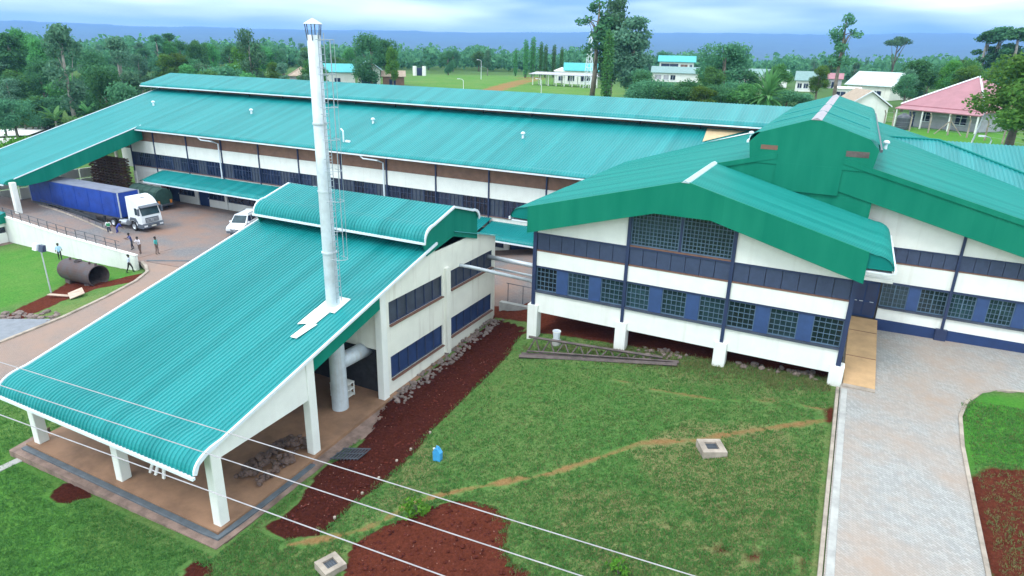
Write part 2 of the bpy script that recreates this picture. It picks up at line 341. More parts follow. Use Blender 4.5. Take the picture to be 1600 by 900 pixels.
# ------------------------------------------------------------------ mesh builder
class MB:
    def __init__(self): self.v, self.f, self.mi = [], [], []
    def add(self, vs, fs, mi=0):
        o = len(self.v); self.v += [tuple(map(float, p)) for p in vs]
        for f in fs: self.f.append(tuple(i + o for i in f)); self.mi.append(mi)
        return self
    def box(self, x0, x1, y0, y1, z0, z1, mi=0):
        return self.add([(x0,y0,z0),(x1,y0,z0),(x1,y1,z0),(x0,y1,z0),(x0,y0,z1),(x1,y0,z1),(x1,y1,z1),(x0,y1,z1)],
            [(0,3,2,1),(4,5,6,7),(0,1,5,4),(1,2,6,5),(2,3,7,6),(3,0,4,7)], mi)
    def bbox(self, x0, x1, y0, y1, z0, z1, b=.03, mi=0):          # box with chamfered upright and top edges
        return self.prism([(x0+b,y0),(x1-b,y0),(x1,y0+b),(x1,y1-b),(x1-b,y1),(x0+b,y1),(x0,y1-b),(x0,y0+b)], 2, z0, z1, mi)
    def prism(self, poly, axis, a, b, mi=0):                         # polygon in the two other axes, swept along axis
        def P(u, w, t): return ((t,u,w),(u,t,w),(u,w,t))[axis]
        n = len(poly); vs = [P(u,w,a) for u,w in poly] + [P(u,w,b) for u,w in poly]
        return self.add(vs, [tuple(range(n))[::-1], tuple(range(n, 2*n))] + [(i,(i+1)%n,(i+1)%n+n,i+n) for i in range(n)], mi)
    def hexa(self, bot, top, mi=0):
        return self.add(list(bot)+list(top), [(0,3,2,1),(4,5,6,7),(0,1,5,4),(1,2,6,5),(2,3,7,6),(3,0,4,7)], mi)
    def tube(self, p0, p1, r0, r1=None, n=8, caps=True, mi=0):
        r1 = r0 if r1 is None else r1
        p0, p1 = Vector(p0), Vector(p1); d = (p1-p0).normalized()
        a = d.orthogonal().normalized(); b = d.cross(a); vs = []
        for p, r in ((p0,r0),(p1,r1)):
            for i in range(n):
                t = 2*PI*i/n; vs.append(p + a*math.cos(t)*r + b*math.sin(t)*r)
        fs = [(i,(i+1)%n,(i+1)%n+n,i+n) for i in range(n)]
        if caps: fs += [tuple(range(n))[::-1], tuple(range(n,2*n))]
        return self.add(vs, fs, mi)
    def path(self, pts, r, n=6, mi=0):
        pts = [Vector(p) for p in pts]; rs = r if isinstance(r, (list, tuple)) else [r]*len(pts); vs = []
        for k, p in enumerate(pts):
            d = (pts[min(k+1,len(pts)-1)] - pts[max(k-1,0)]).normalized()
            ref = Vector((0,0,1)) if abs(d.z) < .9 else Vector((1,0,0)); a = d.cross(ref).normalized(); b = d.cross(a)
            vs += [p + a*math.cos(2*PI*i/n)*rs[k] + b*math.sin(2*PI*i/n)*rs[k] for i in range(n)]
        fs = [(k*n+i, k*n+(i+1)%n, (k+1)*n+(i+1)%n, (k+1)*n+i) for k in range(len(pts)-1) for i in range(n)]
        fs += [tuple(range(n)), tuple(range((len(pts)-1)*n, len(pts)*n))]
        return self.add(vs, fs, mi)
    def lathe(self, prof, c, n=16, axis=2, mi=0):
        vs = []
        for r, t in prof:
            for i in range(n):
                a = 2*PI*i/n; u, w = r*math.cos(a), r*math.sin(a)
                q = ((t,u,w),(u,t,w),(u,w,t))[axis]; vs.append((c[0]+q[0], c[1]+q[1], c[2]+q[2]))
        fs = [(k*n+i, k*n+(i+1)%n, (k+1)*n+(i+1)%n, (k+1)*n+i) for k in range(len(prof)-1) for i in range(n)]
        return self.add(vs, fs, mi)
    def mesh(self, mats, name='m', org=(0,0,0)):
        me = bpy.data.meshes.new(name)
        me.from_pydata([(v[0]-org[0], v[1]-org[1], v[2]-org[2]) for v in self.v], [], self.f)
        for m in (mats if isinstance(mats, (list, tuple)) else [mats]): me.materials.append(m)
        if any(self.mi): me.polygons.foreach_set('material_index', self.mi)
        bm = bmesh.new(); bm.from_mesh(me); bmesh.ops.recalc_face_normals(bm, faces=bm.faces); bm.to_mesh(me); bm.free()
        me.update(); return me
    def build(self, name, mats, parent=None, smooth=False, label=None):
        org = parent.get('_org', (0,0,0)) if parent else (0,0,0)
        me = self.mesh(mats, name, org)
        if smooth: me.polygons.foreach_set('use_smooth', [True]*len(me.polygons))
        o = bpy.data.objects.new(name, me); COL.objects.link(o)
        if parent: o.parent = parent; ORG[o.name] = org; o['_org'] = org
        if label: o['label'] = label
        return o
ORG = {}
def thing(name, label, cat, loc=(0,0,0), group=None):
    o = bpy.data.objects.new(name, None); o.empty_display_size = .3; COL.objects.link(o)
    o.location = loc; o['_org'] = tuple(map(float, loc)); o['label'] = label; o['category'] = cat
    if group: o['group'] = group
    return o
def tag(o, label, cat, group=None, kind=None):
    if label: o['label'] = label
    if cat: o['category'] = cat
    if group: o['group'] = group
    if kind: o['kind'] = kind
    return o
def struct(o): o['kind'] = 'structure'; return o
def dup(root, parent=None, label=None):
    c = root.copy(); COL.objects.link(c); c.parent = parent
    if label: c['label'] = label
    for ch in root.children: dup(ch, c)
    return c
def box(name, m, parent, *b, label=None): return MB().box(*b).build(name, m, parent, label=label)

def corr(name, m, parent, prof, axis, t0, t1, pitch=.22, hgt=.04, label=None):
    """corrugated sheet: profile (s, z) of the slope swept along t, ribs running down the slope"""
    ts = []
    n = max(1, int(round((t1-t0)/pitch))); p = (t1-t0)/n
    for i in range(n):
        a = t0 + i*p; ts += [(a, 0), (a+p*.42, 0), (a+p*.56, 1), (a+p*.86, 1)]
    ts.append((t1, 0))
    prof = [np.array(q, float) for q in prof]; nr = []
    for k in range(len(prof)):
        d = prof[min(k+1,len(prof)-1)] - prof[max(k-1,0)]; d /= np.linalg.norm(d); q = np.array([-d[1], d[0]])
        nr.append(q if q[1] > 0 or (abs(q[1]) < 1e-6) else -q)
    # keep normals outward and continuous round the nose
    for k in range(1, len(nr)):
        if np.dot(nr[k], nr[k-1]) < 0: nr[k] = -nr[k]
    mb = MB(); vs = []
    for t, u in ts:
        for q, nn in zip(prof, nr):
            s, z = q + nn*u*hgt; vs.append((t, s, z) if axis == 0 else (s, t, z))
    K = len(prof); fs = []
    for i in range(len(ts)-1):
        for k in range(K-1): fs.append((i*K+k, i*K+k+1, (i+1)*K+k+1, (i+1)*K+k))
    mb.add(vs, fs); return mb.build(name, m, parent, label=label)
def arc(p, q, bulge_dir, n=6):
    """quarter-ellipse from p (tangent along slope) down to q (vertical)"""
    out = []
    for i in range(1, n+1):
        a = PI/2*i/n; out.append((p[0] + (q[0]-p[0])*math.sin(a), q[1] + (p[1]-q[1])*math.cos(a)))
    return out

# ------------------------------------------------------------------ ground
def axis_lines(lo, hi, a, b, step, grow=1.09):
    L = list(np.arange(a, b+1e-6, step)); s = step; x = b
    while x < hi: s *= grow; x += s; L.append(x)
    s = step; x = a
    while x > lo: s *= grow; x -= s; L.insert(0, x)
    return np.array(L)
GX = axis_lines(-9000, 9000, -64, 14, .36); GY = axis_lines(-300, 12000, 9, 48, .36)
XX, YY = np.meshgrid(GX, GY); ZZ = H(XX, YY)
def poly_sd(P, x, y):
    P = np.array(P)[:, :2]; d = np.full(x.shape, 1e9); ins = np.zeros(x.shape, bool)
    for i in range(len(P)):
        a, b = P[i], P[(i+1) % len(P)]; e = b-a
        t = np.clip(((x-a[0])*e[0] + (y-a[1])*e[1])/(e@e), 0, 1)
        d = np.minimum(d, np.hypot(x-a[0]-t*e[0], y-a[1]-t*e[1]))
        c = ((a[1] > y) != (b[1] > y)) & (x < (b[0]-a[0])*(y-a[1])/((b[1]-a[1]) if b[1] != a[1] else 1e-9) + a[0]); ins ^= c
    return np.where(ins, -d, d)
def line_d(P, x, y):
    d = np.full(x.shape, 1e9); P = np.array(P)[:, :2]
    for a, b in zip(P[:-1], P[1:]):
        e = b-a; t = np.clip(((x-a[0])*e[0] + (y-a[1])*e[1])/(e@e), 0, 1)
        d = np.minimum(d, np.hypot(x-a[0]-t*e[0], y-a[1]-t*e[1]))
    return d
G = lambda L: [gp(*q) for q in L]
near = (XX > -110) & (XX < 40) & (YY > 0) & (YY < 70)
xs, ys = XX[near], YY[near]
def amask(poly, soft=.35): return np.clip(.5 - poly_sd(poly, xs, ys)/(2*soft), 0, 1)
strip = G([(412,822),(455,800),(480,765),(500,735),(560,700),(598,634),(650,596),(705,558),(772,498),(822,512),(790,560),(735,615),(680,670),(640,715),(590,762),(545,797),(500,835),(445,845)])
patch = G([(535,905),(550,850),(600,822),(640,808),(680,790),(720,780),(770,790),(797,815),(790,850),(800,878),(845,905),(900,960),(560,960)])
soil = amask(strip, .12); redsoil = np.zeros_like(soil)
for P in (patch, G([(78,775),(98,755),(135,749),(156,757),(140,776),(110,787),(80,784)]), G([(285,892),(300,878),(330,875),(337,890),(320,912),(288,912)])):
    a = amask(P, .18); soil = np.maximum(soil, a); redsoil = np.maximum(redsoil, a*(.75 if P is patch else .1))
for P, k in ((G([(1508,745),(1540,728),(1640,735),(1680,960),(1560,960),(1530,860)]), .8), (G([(1284,640),(1306,630),(1306,665),(1286,662)]), .8),
             (G([(1105,850),(1140,842),(1150,868),(1112,872)]), .62), (G([(1160,868),(1200,850),(1190,880),(1165,884)]), .75), (G([(1030,812),(1068,808),(1066,822),(1034,824)]), .6),
             (G([(1245,870),(1262,868),(1268,893),(1250,896)]), .75), (G([(1250,826),(1280,826),(1278,842),(1255,840)]), .62),
             (G([(0,500),(30,480),(70,462),(110,438),(165,440),(230,425),(215,440),(150,452),(100,470),(60,488),(0,512)]), .8),
             ([(-18,38.6),(1.2,38.6),(1.2,46),(-18,46)], 1.0), ([(-24,42),(-17,40),(-17,57),(-30,57)], 1.0)):
    a = amask(P, .4)*k; soil = np.maximum(soil, a); redsoil = np.maximum(redsoil, a)
dry = np.zeros_like(soil)
for P, k in ((G([(985,700),(1050,672),(1110,660),(1210,672),(1275,720),(1250,800),(1180,850),(1080,790),(1010,740)]), .95), (G([(850,760),(960,740),(1050,800),(1240,860),(1290,960),(900,960),(870,850)]), .5), (G([(1310,690),(1310,900),(1240,900),(1250,760)]), .5), (G([(640,690),(700,690),(690,760),(620,800),(560,830),(600,760)]), .55),
             (G([(990,575),(1080,580),(1190,590),(1290,615),(1220,640),(1130,610),(1040,612)]), .4), (G([(430,850),(560,840),(530,900),(420,900)]), .5), (G([(940,790),(1090,800),(1200,880),(1060,880)]), .35),
             (G([(180,735),(330,810),(430,860),(300,860)]), .3), (G([(620,330),(0,395),(0,420),(620,420)]), 0)):
    dry = np.maximum(dry, amask(P, 1.0)*k)
pth = np.zeros_like(soil)
for L, w, k in ((G([(1300,655),(1230,665),(1160,675),(1090,688),(1000,692),(930,718),(860,740),(760,758),(690,772),(640,790),(590,818),(540,836),(490,846),(450,850)]), .2, .74),
                (G([(960,592),(1050,614),(1130,625),(1200,626),(1290,640)]), .16, .6)):
    pth = np.maximum(pth, np.clip(1.25 - line_d(L, xs, ys)/(2*w*(1+.22*np.sin(xs*1.3+ys)+.12*np.sin(xs*3.1))), 0, 1)*k*(1.04+.07*np.sin(xs*.9)))
lush = np.clip(amask(G([(0,660),(100,760),(200,900),(-200,1100),(-400,700)]), 2.0)*.55 + amask(G([(-60,400),(60,385),(215,425),(200,445),(110,440),(60,465),(-60,500)]), .6)*.5
               + amask(G([(1495,640),(1530,618),(1620,620),(1640,735),(1540,725),(1505,740)]), .3)*.75, 0, 1)
ATT = {}
for k, a in dict(soil=soil, redsoil=redsoil, dry=dry, path=pth, lush=lush).items():
    full = np.zeros(XX.shape); full[near] = a; ATT[k] = full
rr = np.hypot(XX, YY); pxs = np.arctan2(XX, YY)
FIELD = [pd(590,170), pd(640,275), pd(830,285), pd(950,215), pd(960,150), pd(560,135)]
fsd = poly_sd(FIELD, XX, YY)
ATT['forest'] = np.clip(sstep(115, 160, rr)*(YY > 20), 0, 1)*np.clip(fsd/10, 0, 1)*.9
ATT['lush'] = np.maximum(ATT['lush'], np.clip(-fsd/8, 0, 1)*.25)
road_far = [pd(735,170), pd(770,190), pd(800,215), pd(830,245), pd(835,270)]
ATT['path'] = np.maximum(ATT['path'], np.clip(1.5 - line_d(road_far, XX, YY)/3.2, 0, 1)*1.2)
fencestrip = [pd(1340,118), pd(1470,128), pd(1640,120), pd(1640,88), pd(1500,86), pd(1400,100)]
ATT['lush'] = np.maximum(ATT['lush'], np.clip(-poly_sd(fencestrip, XX, YY)/3, 0, 1)*.6)
ATT['forest'] = ATT['forest']*np.clip(poly_sd(fencestrip, XX, YY)/4, 0, 1)
sunk = np.zeros(XX.shape)
for P in ([(1.9,0),(7.1,0),(7.1,34),(7.4,37.4),(8.8,40.5),(12,41.6),(30,42.4),(30,60),(1.9,60)], [(-97,38),(-60,38),(-58,38.8),(-37,41),(-37,42.5),(-20.5,44),(-20.5,60),(-97,60)],
          [(-58,38.4),(-54.1,34.5),(-53,31.2),(-52,27),(-51.4,22),(-51.2,-6),(-44.7,-6),(-44.8,17.4),(-43.6,20.7),(-41,23.8),(-38.4,25.8),(-37.2,28),(-37.2,41)],
          [(-36.2,15.2),(-21.4,15.2),(-21.4,20),(-21,25),(-22,28),(-22,41.6),(-36.2,41.6)]):
    sunk = np.maximum(sunk, np.clip((-poly_sd(P, XX, YY)+.02)/.3, 0, 1))
noiseb = RNG.normal(0, 1, XX.shape)
ZZ = ZZ - .55*sunk + np.where(near, .012*noiseb*(1+2.5*ATT['soil']), 0)
ny, nx = XX.shape
idx = np.arange(nx*ny).reshape(ny, nx)
quads = np.stack([idx[:-1,:-1], idx[:-1,1:], idx[1:,1:], idx[1:,:-1]], -1).reshape(-1, 4)
gme = bpy.data.meshes.new('ground')
gme.vertices.add(nx*ny); gme.vertices.foreach_set('co', np.stack([XX, YY, ZZ], -1).astype(np.float32).ravel())
gme.loops.add(quads.size); gme.loops.foreach_set('vertex_index', quads.astype(np.int32).ravel())
gme.polygons.add(len(quads)); gme.polygons.foreach_set('loop_start', np.arange(0, quads.size, 4, dtype=np.int32))
gme.update(calc_edges=True); gme.polygons.foreach_set('use_smooth', [True]*len(quads))
for k, a in ATT.items():
    at_ = gme.attributes.new(k, 'FLOAT', 'POINT'); at_.data.foreach_set('value', a.astype(np.float32).ravel())
gme.materials.append(M['ground'])
ground = bpy.data.objects.new('ground', gme); COL.objects.link(ground); struct(ground)

def lay(name, m, poly, zf, dens=1.0, dz=.02, kind='structure'):
    """paved sheet over a plan polygon, following a height function, with a 0.3 m skirt"""
    bm = bmesh.new(); P = np.array([(p[0], p[1]) for p in poly])
    vs = [bm.verts.new((p[0], p[1], 0)) for p in P]; bm.faces.new(vs)
    x0, y0 = P.min(0); x1, y1 = P.max(0)
    for a in np.arange(math.ceil(x0/dens)*dens, x1, dens): bmesh.ops.bisect_plane(bm, geom=bm.verts[:]+bm.edges[:]+bm.faces[:], plane_co=(a,0,0), plane_no=(1,0,0))
    for a in np.arange(math.ceil(y0/dens)*dens, y1, dens): bmesh.ops.bisect_plane(bm, geom=bm.verts[:]+bm.edges[:]+bm.faces[:], plane_co=(0,a,0), plane_no=(0,1,0))
    bmesh.ops.triangulate(bm, faces=[f for f in bm.faces if len(f.verts) > 4])
    be = [e for e in bm.edges if e.is_boundary]
    ex = bmesh.ops.extrude_edge_only(bm, edges=be); low = {g for g in ex['geom'] if isinstance(g, bmesh.types.BMVert)}
    for v in bm.verts: v.co.z = zf(v.co.x, v.co.y) + (dz if v not in low else -.3)
    bmesh.ops.recalc_face_normals(bm, faces=bm.faces)
    me = bpy.data.meshes.new(name); bm.to_mesh(me); bm.free(); me.materials.append(m)
    o = bpy.data.objects.new(name, me); COL.objects.link(o)
    if kind: o['kind'] = kind
    return o
def kerb(name, pts, zf, w=.18, h=.14, m=None):
    mb = MB(); P = [np.array(p[:2], float) for p in pts]
    # resample
    Q = []
    for a, b in zip(P[:-1], P[1:]):
        n = max(1, int(np.linalg.norm(b-a)/.9))
        Q += [a + (b-a)*i/n for i in range(n)]
    Q.append(P[-1]); vs = []
    for k, q in enumerate(Q):
        d = Q[min(k+1,len(Q)-1)] - Q[max(k-1,0)]; d /= np.linalg.norm(d); nn = np.array([-d[1], d[0]])*w/2
        z = zf(q[0], q[1])
        for s, zz in ((-1,-.3),(-1,h-.02),(-.85,h),(.85,h),(1,h-.02),(1,-.3)): vs.append((q[0]+nn[0]*s, q[1]+nn[1]*s, z+zz))
    fs = [(k*6+i, k*6+i+1, (k+1)*6+i+1, (k+1)*6+i) for k in range(len(Q)-1) for i in range(5)] + [tuple(range(6)), tuple(range((len(Q)-1)*6, len(Q)*6))]
    mb.add(vs, fs); return struct(mb.build(name, m or M['kerb']))

# driveway on the right
def zdrive(x, y): return float(2.3 + .55*sstep(22, 39, y) + .55*sstep(38, 46, y) + .02*(x-4)*sstep(38, 44, y)) + (-.03*(22-y) if y < 22 else 0)
RCURVE = [(7.25,2),(7.2,22),(7.25,34),(7.45,37),(7.9,38.8),(8.7,40.2),(10,41),(12,41.4),(22,42.2)]
lay('driveway', M['paver'], [(1.85,2),(7.25,2),(7.2,22),(7.25,34),(7.45,37),(7.9,38.8),(8.7,40.2),(10,41),(12,41.4),(22,42.2),(22,46.2),(1.85,46.2)], zdrive, 1.0, .06)
kerb('driveway_kerb', RCURVE, zdrive, .18, .12)
kerb('driveway_kerb', [(1.72,2),(1.72,37.3)], zdrive, .16, .12)
kerb('driveway_channel', [(2.05,2),(2.05,37.3)], zdrive, .3, .085, M['concrete'])
# yard and dusty road on the left
def zyard(x, y): return float(2.2*sstep(-36, -20, x)*sstep(42, 50, y) - .55*(1-sstep(20, 40, y)) - .03*max(0, 20-y))
ROADL = [(-58.6,38.2),(-57.2,37.6),(-55.6,36.6),(-54.3,34.5),(-53.2,31.2),(-52.2,27),(-51.6,22),(-51.4,10),(-51.4,-6)]
lay('yard_paving', M['yard'], [(-97,44.4),(-97,57.5),(-20,57.5),(-20,43.5),(-37,42.2),(-37,40.5),(-58.4,38.6),(-58.4,38.2),(-60,38.2),(-60,42.3),(-70,42.8),(-84,43.9)], zyard, 2.0, .03)
lay('service_road', M['road'], ROADL + [(-44.5,-6),(-44.6,17.5),(-43.5,20.5),(-41,23.5),(-38.2,25.5),(-37.1,28),(-37.1,40.4),(-58.4,38.5)], zyard, 2.0, .03)
kerb('road_kerb', ROADL, zyard, .28, .14)
kerb('road_kerb', [(-44.5,-6),(-44.6,17.5),(-43.5,20.5),(-41,23.5),(-38.2,25.5),(-37.1,28)], zyard, .2, .12)
kerb('yard_drain', [(-58.6,38.7),(-50,43.6),(-37,50.5)], zyard, .28, .075, M['drain'])
lay('tarmac_patch', M['drain'] if False else mat('blue_grey_tarmac', (0.22,0.24,0.27), .9, var=.12), [(-51.9,23),(-52.3,26.6),(-60,22.5),(-66,16),(-58,12),(-51.7,14)], lambda x, y: max(zyard(x,y)-.02, h1(x,y)), 1.5, .03)
# loading ramp behind the white wall
def zramp(x, y): return 1.15*float(1-sstep(-82, -60.5, x)) + .02
lay('loading_ramp', M['yard'], [(-97,37.9),(-60,37.9),(-60,42.6),(-70,43.2),(-84,44.4),(-97,44.6)], zramp, 1.0, .03)
# lawn drain beside the boiler house, apron and floor
kerb('lawn_drain', G([(-60,765),(0,733),(60,705),(86,688)]), h1, .5, .05, M['concrete'])

# ================================================================== MAIN HALL
S_MAIN = .28
def zmain(y): return 9.55 + S_MAIN*(y-57.2)
RY = 74.0
hall = thing('factory_hall', 'long white two-storey factory hall with teal corrugated roof and raised ridge vent', 'factory building', (-50, 57.6, 0))
box('wall_core', M['inner'], hall, -86.4, 12, 57.9, 90, -.4, 9.3)
box('side_wall', M['cream'], hall, -86.7, -86.42, 57.75, 90, -.4, 9.0)
# roof sheets
nose = arc((57.2, zmain(57.2)), (56.42, 9.18), 0)
corr('roof_sheet', M['roof_y'], hall, [(RY, zmain(RY))] + [(57.2, zmain(57.2))] + nose, 0, -83.3, -2.0, .3, .035)
RYR = 70.6
corr('roof_sheet', M['roof_y'], hall, [(RYR, zmain(RYR))] + [(57.2, zmain(57.2))] + nose, 0, -2.0, 21.3, .3, .05)
canopy_nose = arc((41.0, zmain(41.0)), (39.95, 4.55), 0)
corr('roof_sheet', M['roof_y'], hall, [(RY, zmain(RY)), (41.0, zmain(41.0))] + canopy_nose, 0, -96.2, -83.3, .3, .035, label='canopy end of the teal roof reaching over the loading yard')
corr('roof_sheet', M['roof_y'], hall, [(RY, zmain(RY)), (91.0, zmain(RY)-4.76)], 0, -96.2, -2.0, .3, .035)
corr('roof_sheet', M['roof_y'], hall, [(RYR, zmain(RYR)), (84.8, zmain(56.42))], 0, -2.0, 7.0, .3, .035)
# hip end of the roof on the right: a plane falling to +x
hp = MB(); e = zmain(56.42)
hp.add([(7.0, RYR, zmain(RYR)+.06), (21.2, 56.42, e+.06), (21.2, 84.8, e+.06)], [(0,1,2)])
hp.build('hip_slope', M['roof_x'], hall)
MB().tube((-2.0, RYR, zmain(RYR)+.06), (7.0, RYR, zmain(RYR)+.06), .10, n=6).build('ridge_cap', M['roof_x'], hall)
MB().tube((7.0, RYR, zmain(RYR)+.06), (21.2, 56.42, e+.06), .10, n=6).build('hip_cap', M['roof_x'], hall)
MB().tube((-96.2, RY, zmain(RY)+.05), (-3.0, RY, zmain(RY)+.05), .10, n=6).build('ridge_cap', M['roof_x'], hall)
# gutters
def gutter(parent, x0, x1, y, z, m=None):
    return MB().prism([(y-.12,z-.11),(y+.02,z-.11),(y+.02,z+.02),(y-.0,z+.02),(y-.12,z+.02)], 0, x0, x1).build('gutter', m or M['gutter'], parent)
gutter(hall, -83.3, -19.5, 56.42, 9.12)
# raised ridge monitor
ms, me_ = 68.95, 13.95
mprof = [(RY, 15.28), (69.3, 14.02)] + arc((69.3, 14.02), (68.55, 13.58), 0)
corr('ridge_vent_roof', M['roof_y'], hall, mprof, 0, -98.2, -3.5, .3, .035)
corr('ridge_vent_roof', M['roof_y'], hall, [(RY, 15.28), (78.7, 14.02)] + arc((78.7,14.02), (79.45,13.58), 0), 0, -98.2, -3.5, .3, .035)
gutter(hall, -98.2, -6.2, 68.55, 13.56)
for x in np.arange(-95, -4, 6.25): box('ridge_vent_post', M['dark'], hall, x, x+.12, 69.35, 69.47, zmain(69.4), 14.0)
box('ridge_vent_core', M['brown'], hall, -95.8, -4, 69.9, 78.1, 12.6, 13.75)
MB().add([(-98.15,68.6,13.6),(-98.15,RY,15.2),(-98.15,79.4,13.6)], [(0,1,2)]).build('ridge_vent_gable', M['fascia_y'], hall)
# canopy side fascia, back verge
fp = [(57.3,zmain(57.3)+.02),(41.0,zmain(41.0)+.02)] + [(a,b+.02) for a,b in canopy_nose] + [(40.2,4.45),(42.0,zmain(42)-1.25),(44.6,zmain(44.6)-1.75),(57.3,zmain(57.3)-1.8)]
MB().prism(fp, 0, -83.36, -83.24).build('canopy_fascia', M['fascia_y'], hall)
MB().prism([(57.3,zmain(57.3)+.06),(41.0,zmain(41.0)+.06),(41.0,zmain(41.0)-.05),(57.3,zmain(57.3)-.05)], 0, -83.22, -83.16).build('verge_trim', M['gutter'], hall)
MB().prism([(RY,zmain(RY)+.07),(41.0,zmain(41.0)+.07),(41.0,zmain(41.0)-.3),(RY,zmain(RY)-.3)], 0, -96.3, -96.2).build('verge_trim', M['gutter'], hall)
gutter(hall, -96.2, -83.4, 39.95, 4.5, M['gutter'])
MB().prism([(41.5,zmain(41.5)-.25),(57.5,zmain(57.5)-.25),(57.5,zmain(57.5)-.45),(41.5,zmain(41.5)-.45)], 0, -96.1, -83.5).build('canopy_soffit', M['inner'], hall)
# canopy columns
for x, y, w in ((-82.9,40.6,.55), (-95.6,40.6,.55), (-95.6,58.2,.6), (-83.6,58.1,.5), (-88.4,66,.6)):
    z0 = zramp(x,y) if y < 44 else 0
    MB().bbox(x-w/2, x+w/2, y-w/2, y+w/2, z0-.4, zmain(max(y,41.2))-.35).build('column', M['white'], hall)
# low white panel wall closing the loading bay
for k in range(5):
    y0 = 44.8 + k*2.7
    box('infill_panel', M['white'], hall, -95.9, -95.7, y0+.05, y0+2.6, .0, 1.5); box('infill_panel', M['white'], hall, -95.9, -95.7, y0+.05, y0+2.6, 1.62, 2.9)
for k in range(3):
    x0 = -95.4 + k*2.9
    box('infill_panel', M['white'], hall, x0+.05, x0+2.8, 62.0, 62.2, 2.6, 5.2)
# facade bands, bay by bay
XB = [-86.4, -81.6] + [-81.6 + 6.275*k for k in range(1, 11)]
XB = [v for v in XB if v < -17]
WY = 57.6
for k in range(len(XB)-1):
    a, b = XB[k]+.07, XB[k+1]-.07
    box('brown_panel', M['brown'], hall, a, b, WY+.04, WY+.3, 7.5, 8.85)
    box('wall_panel', M['cream'] if k % 1 else M['white'], hall, a, b, WY, WY+.3, 5.93, 7.48)
    box('wall_panel', M['white'], hall, a, b, WY, WY+.3, 3.3, 4.08)
    n = 4; ww = (b-a)/n
    for i in range(n):
        fr = MB(); x0 = a+i*ww+.02; x1 = a+(i+1)*ww-.02; z0, z1 = 4.1, 5.91
        for q in ((x0,x0+.06,z0,z1),(x1-.06,x1,z0,z1),(x0+.06,x1-.06,z0,z0+.06),(x0+.06,x1-.06,z1-.06,z1)): fr.box(q[0],q[1],WY+.06,WY+.14,q[2],q[3])
        for j in (1, 2): fr.box(x0+(x1-x0)*j/3-.02, x0+(x1-x0)*j/3+.02, WY+.07, WY+.13, z0+.06, z1-.06)
        fr.box(x0+.06, x1-.06, WY+.075, WY+.125, 5.28, 5.32)
        w = fr.build('window', M['board'], hall)
        box('pane', M['glassblue'] if (i+k) % 3 else M['meshgrey'], w, x0+.05, x1-.05, WY+.14, WY+.17, z0+.05, z1-.05)
    box('sill', M['copper'], hall, a, b, WY-.1, WY+.05, 4.07, 4.13)
for k, x in enumerate(XB):
    box('pilaster', M['blue'], hall, x-.07, x+.07, WY-.1, WY+.28, 3.3, 8.9)
for x in (-68.95, -43.95):                  # white downpipes
    MB().path([(x-2.6,56.5,8.95),(x-2.2,56.5,8.7),(x-.4,56.6,8.65),(x-.25,57.35,8.3),(x-.25,57.35,4.0),(x-.6,57.3,3.75),(x-1.5,57.2,3.72)], .09, 6).build('downpipe', M['gutter'], hall)
# ground floor
gf = [(-86.4,-80.2),(-80.2,-69.2),(-69.2,-58.4),(-58.4,-47.5),(-47.5,-36.6),(-36.6,-22)]
for k, (a, b) in enumerate(gf):
    MB().box(a+.2, b-.2, WY+.02, WY+.28, 2.35, 3.28).build('wall_panel', M['white'], hall)
    box('column', M['white'], hall, a-.2, a+.2, WY-.12, WY+.3, -.4, 3.28)
    if k == 0:
        box('wall_panel', M['white'], hall, a+.2, b-.2, WY+.02, WY+.28, -.4, 2.33); continue
    m1, m2 = a+.2, (a+b)/2
    for u, v in ((m1, m2-.35), (m2+.35, b-.2)):
        d = u + 1.9 if (k % 2 or u > m1) else u
        if d > u: 
            dr = box('door', M['darkblue'], hall, u+.02, d-.02, WY+.1, WY+.2, 0, 2.33); box('handle', M['steel'], dr, d-.2, d-.1, WY+.04, WY+.1, 1.0, 1.15)
        box('wall_panel', M['white'], hall, d, v, WY+.02, WY+.28, -.4, .95)
        w = MB().box(d, v, WY+.08, WY+.14, .95, 1.03).box(d, v, WY+.08, WY+.14, 2.26, 2.33)
        for j in range(5): w.box(d+(v-d-.06)*j/4, d+(v-d-.06)*j/4+.06, WY+.09, WY+.13, 1.03, 2.26)
        w = w.build('window', M['board'], hall); box('pane', M['glassblue'], w, d+.02, v-.02, WY+.14, WY+.17, .98, 2.3)
    box('wall_panel', M['white'], hall, m2-.33, m2+.33, WY, WY+.28, -.4, 2.33)
# awning over the ground floor, with rounded nose
aprof = [(57.5, 3.95), (55.2, 3.42)] + arc((55.2,3.42), (54.35,2.98), 0)
corr('awning', M['roof_y'], hall, aprof, 0, -80.2, -31.0, .25, .03)
corr('awning', M['roof_y'], hall, [(a, b-.28) for a, b in aprof], 0, -31.0, -18.5, .25, .03)
ax = MB(); 
for r in range(5):                            # rounded left end
    a0, a1 = PI/2*r/5, PI/2*(r+1)/5
    ax.add([(-80.2-1.4*math.sin(a0), 57.5, 3.95-.9*(1-math.cos(a0))), (-80.2-1.4*math.sin(a1), 57.5, 3.95-.9*(1-math.cos(a1))), (-80.2-1.1*math.sin(a1), 54.5, 3.12-.25*(1-math.cos(a1))), (-80.2-1.1*math.sin(a0), 54.5, 3.12-.25*(1-math.cos(a0)))], [(0,1,2,3)])
ax.build('awning_end', M['roof_x'], hall)
gutter(hall, -80.2, -31.0, 54.35, 2.96); gutter(hall, -31.0, -18.5, 54.35, 2.66)
MB().path([(-31,54.3,2.9),(-30.6,54.3,2.85),(-30.5,54.3,2.5),(-30.5,54.4,1.0)], .07, 6).build('downpipe', M['gutter'], hall)
MB().box(-80, -18.6, 54.6, 57.4, 2.88, 2.92).build('awning_soffit', M['inner'], hall)
